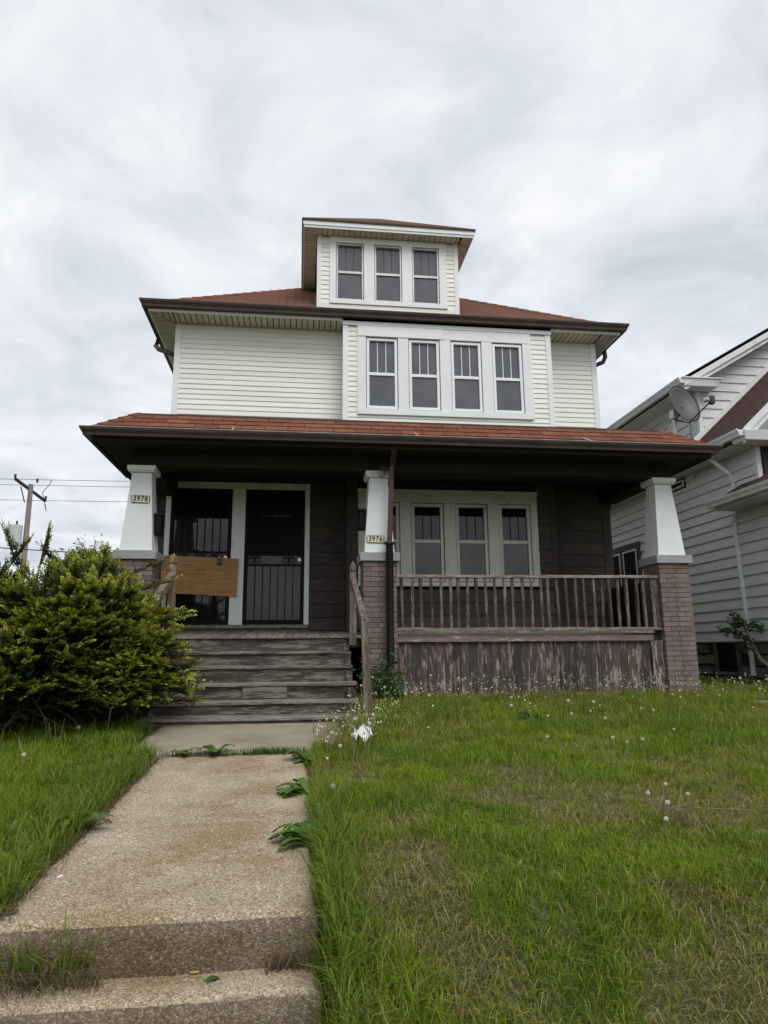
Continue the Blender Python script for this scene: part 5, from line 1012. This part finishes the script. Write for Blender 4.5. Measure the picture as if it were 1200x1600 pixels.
def lawn_points(seed):
    R2 = np.random.RandomState(seed); X_, Y_, S_ = [], [], []
    def strip(lo_, hi_, y0, y1, dens):
        yy = R2.uniform(y0, y1, int((y1 - y0) * 14 * dens)); xx = R2.uniform(-7, 7, len(yy)) + 0.3
        k_ = (xx > lo_(yy)) & (xx < hi_(yy)); X_.append(xx[k_]); Y_.append(yy[k_]); S_.append(np.full(k_.sum(), math.sqrt(9000 / dens)))
    right = lambda y: np.minimum(0.66 * y + 0.45, 7.0); left = lambda y: -0.52 * y - 0.35
    one = lambda v: (lambda y: np.full_like(y, v))
    for y0, y1, d_ in ((1.6, 3.0, 13000), (3.0, 4.6, 9500), (4.6, 6.6, 6000), (6.6, 9.3, 3600)): strip(one(0.05), right, y0, y1, d_)
    beside = lambda y: np.minimum(right(y) + 2.6, 7.3)     # on past the frame, so that the lawn holds from a step aside
    for y0, y1, d_ in ((1.3, 3.0, 4500), (3.0, 5.0, 3800), (5.0, 8.2, 2600)): strip(right, beside, y0, y1, d_)
    strip(lambda y: left(y) - 1.6, left, 1.9, 5.2, 3500)
    for y0, y1, d_ in ((1.9, 3.6, 9500), (3.6, 5.2, 8000), (5.2, 8.0, 5500)): strip(left, one(-1.05), y0, y1, d_)
    for x0, x1, y0, y1, dens in ((5.3, 9.2, 8.0, 12.4, 1500), (5.3, 8, 12.4, 17, 400), (-9, -4.5, 5, 10, 350), (1.6, 4.5, 1.2, 2.4, 500), (4.5, 9, 5.2, 8, 400)):
        n = int((x1 - x0) * (y1 - y0) * dens); X_.append(R2.uniform(x0, x1, n)); Y_.append(R2.uniform(y0, y1, n)); S_.append(np.full(n, math.sqrt(9000 / dens)))
    return np.concatenate(X_), np.concatenate(Y_), np.concatenate(S_), R2
x, y, sz, R2 = lawn_points(31)
edge = WX1 + 0.01 + 0.09 * (vn(y, x, 3.0, 4) - 0.55) + 0.05 * (vn(y, x, 9.0, 4) - 0.5); edl = WX0 - 0.0 - 0.16 * (vn(y, x, 1.7, 6) - 0.45) - 0.08 * (vn(y, x, 8.0, 6) - 0.5)
ok = ((x > edge) | (x < edl)) & ~((y > 6.06) & (y < 8.95) & (x > -1.40 + 0.08 * vn(y, x, 4.0, 3)) & (x < 0.36 - 0.22 * ss(7.4, 6.1, y))) & ~((x > 0.80) & (x < 5.6) & (y > 9.06)) & ~((x > 7.88) & (y > 7.7)) & ~((x > 5.5) & (y > 7.6) & (y < 8.22))
ok &= ~((x > -1.66) & (x < 0.66) & (y > 7.3))
ok &= R2.rand(len(x)) < np.where((x > 0.3) & (fbm(x, y, 1.9, 7) > 0.60) & (y < 6), 0.75, 1.0)
x, y, sz = x[ok], y[ok], sz[ok]; n = len(x)
pt = fbm(x, y, 1.9, 7); pt2 = fbm(x, y, 3.0, 13); far = ss(3.5, 7.0, y)
L = (0.045 + 0.05 * pt2 + 0.035 * R2.rand(n)) * (1 + 0.25 * far); tall = np.exp(-np.abs(x - WX1 - 0.12) / 0.14) * ss(4.8, 2.6, y) * (x > 0); L = L * (1 + 1.9 * tall * R2.rand(n)) + 0.05 * (x < 0) * R2.rand(n)
L = L * np.where(pt > 0.58, 0.75, 1.0) * R2.uniform(0.6, 1.4, n) * (0.45 + 0.75 * fbm(x, y, 5.5, 41) + 1.1 * np.clip(vn(x, y, 7.0, 51) - 0.62, 0, 1))
wd = 0.0038 * np.sqrt(sz) * R2.uniform(0.7, 1.4, n); lean = R2.uniform(0.15, 1.25, n)
green = np.array([0.200, 0.290, 0.016]); deep = np.array([0.115, 0.210, 0.014]); straw = np.array([0.34, 0.28, 0.125]); olive = np.array([0.245, 0.275, 0.034])
mixg = np.clip((fbm(x, y, 1.7, 21) - 0.35) * 3, 0, 1)[:, None]; cc = deep * (1 - mixg) + green * mixg
ol = (R2.rand(n) < 0.20 + 0.55 * np.clip((pt - 0.42) * 5, 0, 1) * (x > 0))[:, None]; cc = np.where(ol, olive, cc)
stw = (R2.rand(n) < 0.05 + 0.24 * np.clip((pt - 0.52) * 6, 0, 1) * (x > 0.15) * (1 - 0.5 * far))[:, None]; cc = np.where(stw, straw, cc)
cc = cc * R2.uniform(0.7, 1.35, (n, 1))
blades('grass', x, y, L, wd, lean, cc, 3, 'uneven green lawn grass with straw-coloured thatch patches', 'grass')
# flat dead thatch in the worn patches
R7 = np.random.RandomState(91); n = 45000; y = R7.uniform(1.7, 7.0, n) ** 1.0; x = R7.uniform(0.12, 1.0, n) * (0.66 * y + 0.4)
ok = R7.rand(n) < np.clip((fbm(x, y, 1.9, 7) - 0.52) * 4.0, 0.04, 0.6) * ss(6.0, 3.4, y); x, y = x[ok], y[ok]; n = len(x)
tcl = np.where((R7.rand(n) < 0.5)[:, None], np.array([0.40, 0.34, 0.17]), np.array([0.25, 0.19, 0.11])) * R7.uniform(0.6, 1.25, (n, 1))
blades('thatch', x, y, R7.uniform(0.03, 0.085, n), np.full(n, 0.0036), R7.uniform(1.2, 1.75, n), tcl, 15, 'flat straw-coloured dead grass in worn lawn patches', 'thatch', gz(x, y) + R7.uniform(0.0, 0.03, n))
# soil-brown fringe of dead grass along the walk
n = 5000; y = R7.uniform(2.95, 6.0, n); x = np.where(R7.rand(n) < 0.7, WX0 - 0.03 + R7.normal(0, 0.045, n), WX1 + 0.01 + np.abs(R7.normal(0, 0.02, n))); tcl = np.array([0.23, 0.175, 0.095]) * R7.uniform(0.5, 1.2, (n, 1))
blades('dead_fringe', x, y, R7.uniform(0.02, 0.06, n), np.full(n, 0.0035), R7.uniform(1.0, 1.7, n), tcl, 16, 'brown dead grass fringe lapping the walk edges', 'grass', np.where((x > WX0) & (x < WX1), walkz(y) - 0.004, gz(x, y)))
# taller seed stalks and long tufts
R4 = np.random.RandomState(77); n = 1500; x = np.concatenate([R4.uniform(0.3, 5.4, n - 500), R4.normal(0.42, 0.16, 300), R4.uniform(-3.2, -1.2, 200)]); y = np.concatenate([R4.uniform(6.0, 9.0, n - 500) ** 1.0, R4.uniform(5.6, 7.3, 300), R4.uniform(4, 7.5, 200)])
ok = ~((x > -1.7) & (x < 0.12)); x, y = x[ok], y[ok]; n = len(x)
stc = np.where((R4.rand(n) < 0.6)[:, None], np.array([0.26, 0.28, 0.07]), np.array([0.25, 0.15, 0.08])) * R4.uniform(0.7, 1.3, (n, 1))
blades('seed_stalks', x, y, R4.uniform(0.12, 0.34, n), np.full(n, 0.0062), R4.uniform(0.05, 0.5, n), stc, 5, 'thin tan and reddish stalks standing above the lawn', 'weeds')
n = 2600; x = np.concatenate([0.10 + np.abs(R4.normal(0, 0.09, 1500)), np.full(0, 0.), R4.uniform(-1.05, -0.72, 120), WX0 - np.abs(R4.normal(0, 0.08, 980))]); y = np.concatenate([R4.uniform(2.1, 4.4, 1500), R4.normal(2.86, 0.02, 120), R4.uniform(2.5, 6.2, 980)])
zo = gz(x, y); zo = np.where((x > WX0) & (x < WX1), -1.17, zo)
tc_ = np.array([0.155, 0.225, 0.028]) * R4.uniform(0.6, 1.3, (n, 1)); blades('long_grass', x, y, R4.uniform(0.12, 0.30, n) * np.where(y < 4.4, 1, .7), np.full(n, 0.0055), R4.uniform(0.2, 1.1, n), tc_, 6, 'long green grass overhanging the edges of the walk and step', 'grass', zo)
n = 420; x = np.concatenate([R4.uniform(-1.10, -0.68, 300), R4.uniform(-0.10, 0.10, 120)]); y = np.concatenate([STEP1 - 0.06 - np.abs(R4.normal(0, 0.05, 300)), STEP1 - 0.04 - np.abs(R4.normal(0, .02, 120))])
blades('dry_grass', x, y, R4.uniform(0.04, 0.12, n), np.full(n, 0.0035), R4.uniform(0.7, 1.4, n), np.array([0.22, 0.165, 0.095]) * R4.uniform(0.6, 1.3, (n, 1)), 8, 'dry brown grass tuft lying on the lower concrete step', 'grass', np.full(n, -1.172))
n = 900; x = np.concatenate([R4.normal(-0.20, 0.13, 500), R4.uniform(-1.1, 0.1, 400)]); y = 6.045 + R4.normal(0, 0.025, n)
blades('joint_grass', x, y, R4.uniform(0.03, 0.10, n), np.full(n, 0.005), R4.uniform(0.2, 1.2, n), np.array([0.10, 0.17, 0.03]) * R4.uniform(0.6, 1.3, (n, 1)), 9, 'small grass tufts growing in the joint of the landing slab', 'grass', walkz(y) - 0.005)
# tiny white flower and seed specks above the grass by the porch
n = 1500; x = np.concatenate([R4.uniform(0.75, 6.6, 1150), R4.normal(0.55, 0.25, 350)]); y = np.concatenate([9.05 - np.abs(R4.normal(0, 0.8, 1150)), R4.uniform(5.9, 7.2, 350)]); z = gz(x, y) + R4.uniform(0.10, 0.30, n)
ok = ~((x > -1.7) & (x < 0.14)); c = np.stack([x, y, z], 1)[ok]; o = leafquads('lawn_flowers', c, R4, 0.0125, (0.66, 0.64, 0.48), None, 0.4, 1.0); tag(o, 'tiny whitish flower heads scattered over the lawn by the porch', 'flowers', None, 'stuff')
# dandelion clocks: each its own stem and head
def clock_mesh():
    mb = MB(); R5 = random.Random(4); 
    for i in range(90):
        v_ = Vector((R5.gauss(0, 1), R5.gauss(0, 1), R5.gauss(0, 1))).normalized(); a = v_.cross(Vector((0.3, 0.5, 0.8))).normalized(); b = v_.cross(a)
        q = v_ * 0.019; s_ = 0.0045; mb.add([v_ * 0.003, q + a * s_, q + b * s_, v_ * 0.023, q - a * s_, q - b * s_], [(0, 1, 3, 4), (0, 2, 3, 5)])
    return mb.mesh('seed_head', 'paper_white')
simple('seed_fluff', (0.80, 0.79, 0.72), 0.9); simple('dandelion_stem', (0.20, 0.15, 0.085), 0.7); simple('dandelion_yellow', (0.65, 0.45, 0.03), 0.7)
CM = clock_mesh(); CM.materials.clear(); CM.materials.append(MATS['seed_fluff'])
SM = MB().tube([(0, 0, 0), (0.01, 0.0, 0.5), (0.0, 0.005, 1.0)], [0.004, 0.003, 0.0025], 6).mesh('stem', 'dandelion_stem')
R6 = random.Random(12); spots = [(1.98, 3.67, .20), (2.03, 3.55, .18), (1.80, 3.35, .12), (1.90, 3.5, .15), (1.86, 3.62, .17)]
spots += [(R6.uniform(0.7, 5.9), R6.uniform(7.6, 9.0), R6.uniform(0.14, 0.34)) for _ in range(46)] + [(R6.gauss(0.42, 0.12), R6.uniform(5.2, 6.6), R6.uniform(0.14, 0.3)) for _ in range(16)] + [(R6.uniform(1.5, 5), R6.uniform(4.8, 7.5), R6.uniform(0.08, 0.2)) for _ in range(18)] + [(R6.uniform(-2.4, -1.25), R6.uniform(4.2, 7.2), R6.uniform(0.1, 0.22)) for _ in range(9)]
for i, (x, y, h) in enumerate(spots):
    if -1.7 < x < 0.16: x = 0.22
    z = float(gz(x, y)) - 0.01
    lab, grp = (('dandelion seed head rising from the dry brown weed stalks in the open lawn', 'dandelion clocks by the dry weed') if i < 5 else
                ('small dandelion seed head in the grass left of the walk', 'dandelion clocks left of the walk') if x < 0 else
                ('dandelion seed head among the reddish stalks near the white paper scrap', 'dandelion clocks by the paper scrap') if x < 0.8 and y < 7 else
                ('white dandelion seed head in the tall grass along the porch skirt', 'dandelion clocks along the porch') if y > 7.55 else
                ('low dandelion seed head in the open lawn between walk and path', 'dandelion clocks in the open lawn'))
    t = thing('dandelion', (x, y, z), lab, 'dandelion', grp)
    o = link('stem', SM, t, (x, y, z)); o.scale = (1, 1, h); tilt = R6.uniform(-.12, .12); o.rotation_euler = (tilt, R6.uniform(-.05, .05), R6.uniform(0, 6))
    o2 = link('seed_head', CM, t, (0, 0, 0)); k_ = R6.uniform(0.40, 0.75) if i > 4 else R6.uniform(0.4, 0.62); o2.scale = (k_,) * 3; o2.location = Vector((x, y, z)) + Matrix.Rotation(o.rotation_euler.z, 3, 'Z') @ (Matrix.Rotation(o.rotation_euler.y, 3, 'Y') @ (Matrix.Rotation(tilt, 3, 'X') @ Vector((0, 0.005, h))))
# dead weed stalks by the nearest dandelions
dw = MB()
for i in range(22): a = Vector((1.93 + R6.gauss(0, .05), 3.55 + R6.gauss(0, .05), float(gz(1.93, 3.55)) - 0.01)); dw.tube([a, a + Vector((R6.gauss(0, .04), R6.gauss(0, .03), R6.uniform(.06, .12))), a + Vector((R6.gauss(0, .11), R6.gauss(0, .06), R6.uniform(.10, .24)))], 0.0025, 4)
tag(dw.build('dead_weed', 'dandelion_stem'), 'dry brown weed stalks among dandelion clocks in the open lawn', 'weed')

# ------------------------------------------------------------------ litter
n_ = 9; pv = []; R8 = random.Random(3); pz = float(gz(0.56, 5.95))
for j in range(n_):
    for i in range(n_):
        a, b = i / (n_ - 1) - .5, j / (n_ - 1) - .5; pv.append((0.555 + a * 0.155 * (1 - 0.3 * abs(b)), 5.95 + b * 0.08 + 0.03 * math.sin(a * 9 + b * 6) + R8.uniform(-.012, .012), pz + 0.12 + b * 0.085 * (1 + 0.5 * math.sin(a * 7)) + 0.022 * math.sin(a * 9 + b * 4) + R8.uniform(-.010, .010)))
pp = MB().add(pv, [(j * n_ + i, j * n_ + i + 1, (j + 1) * n_ + i + 1, (j + 1) * n_ + i) for j in range(n_ - 1) for i in range(n_ - 1)]).build('crumpled_paper', 'paper_white'); pp.modifiers.new('t', 'SOLIDIFY').thickness = 0.002
tag(pp, 'crumpled white paper scrap caught in the grass by the walk', 'paper')
MB_ = MB().tube([(-1.03, 3.38, float(walkz(3.38)) + 0.007), (-1.018, 3.405, float(walkz(3.405)) + 0.007)], 0.005, 8).build('paper_tube', 'butt_white'); tag(MB_, 'tiny white paper tube on the left edge of the walk', 'litter')
o = MB().tube([(-0.375, 2.862, -1.167), (-0.345, 2.865, -1.167)], 0.004, 8).build('cigarette_butt', 'butt_tan'); tag(o, 'orange-tan cigarette end against the concrete riser', 'cigarette')
o = MB().tube([(-1.085, 3.05, float(walkz(3.05)) + 0.002), (-1.085, 3.05, float(walkz(3.05)) + 0.006)], [0.024, 0.02], 9).build('flat_pebble', 'bark'); tag(o, 'dark flat stone on the near left corner of the walk', 'stone')
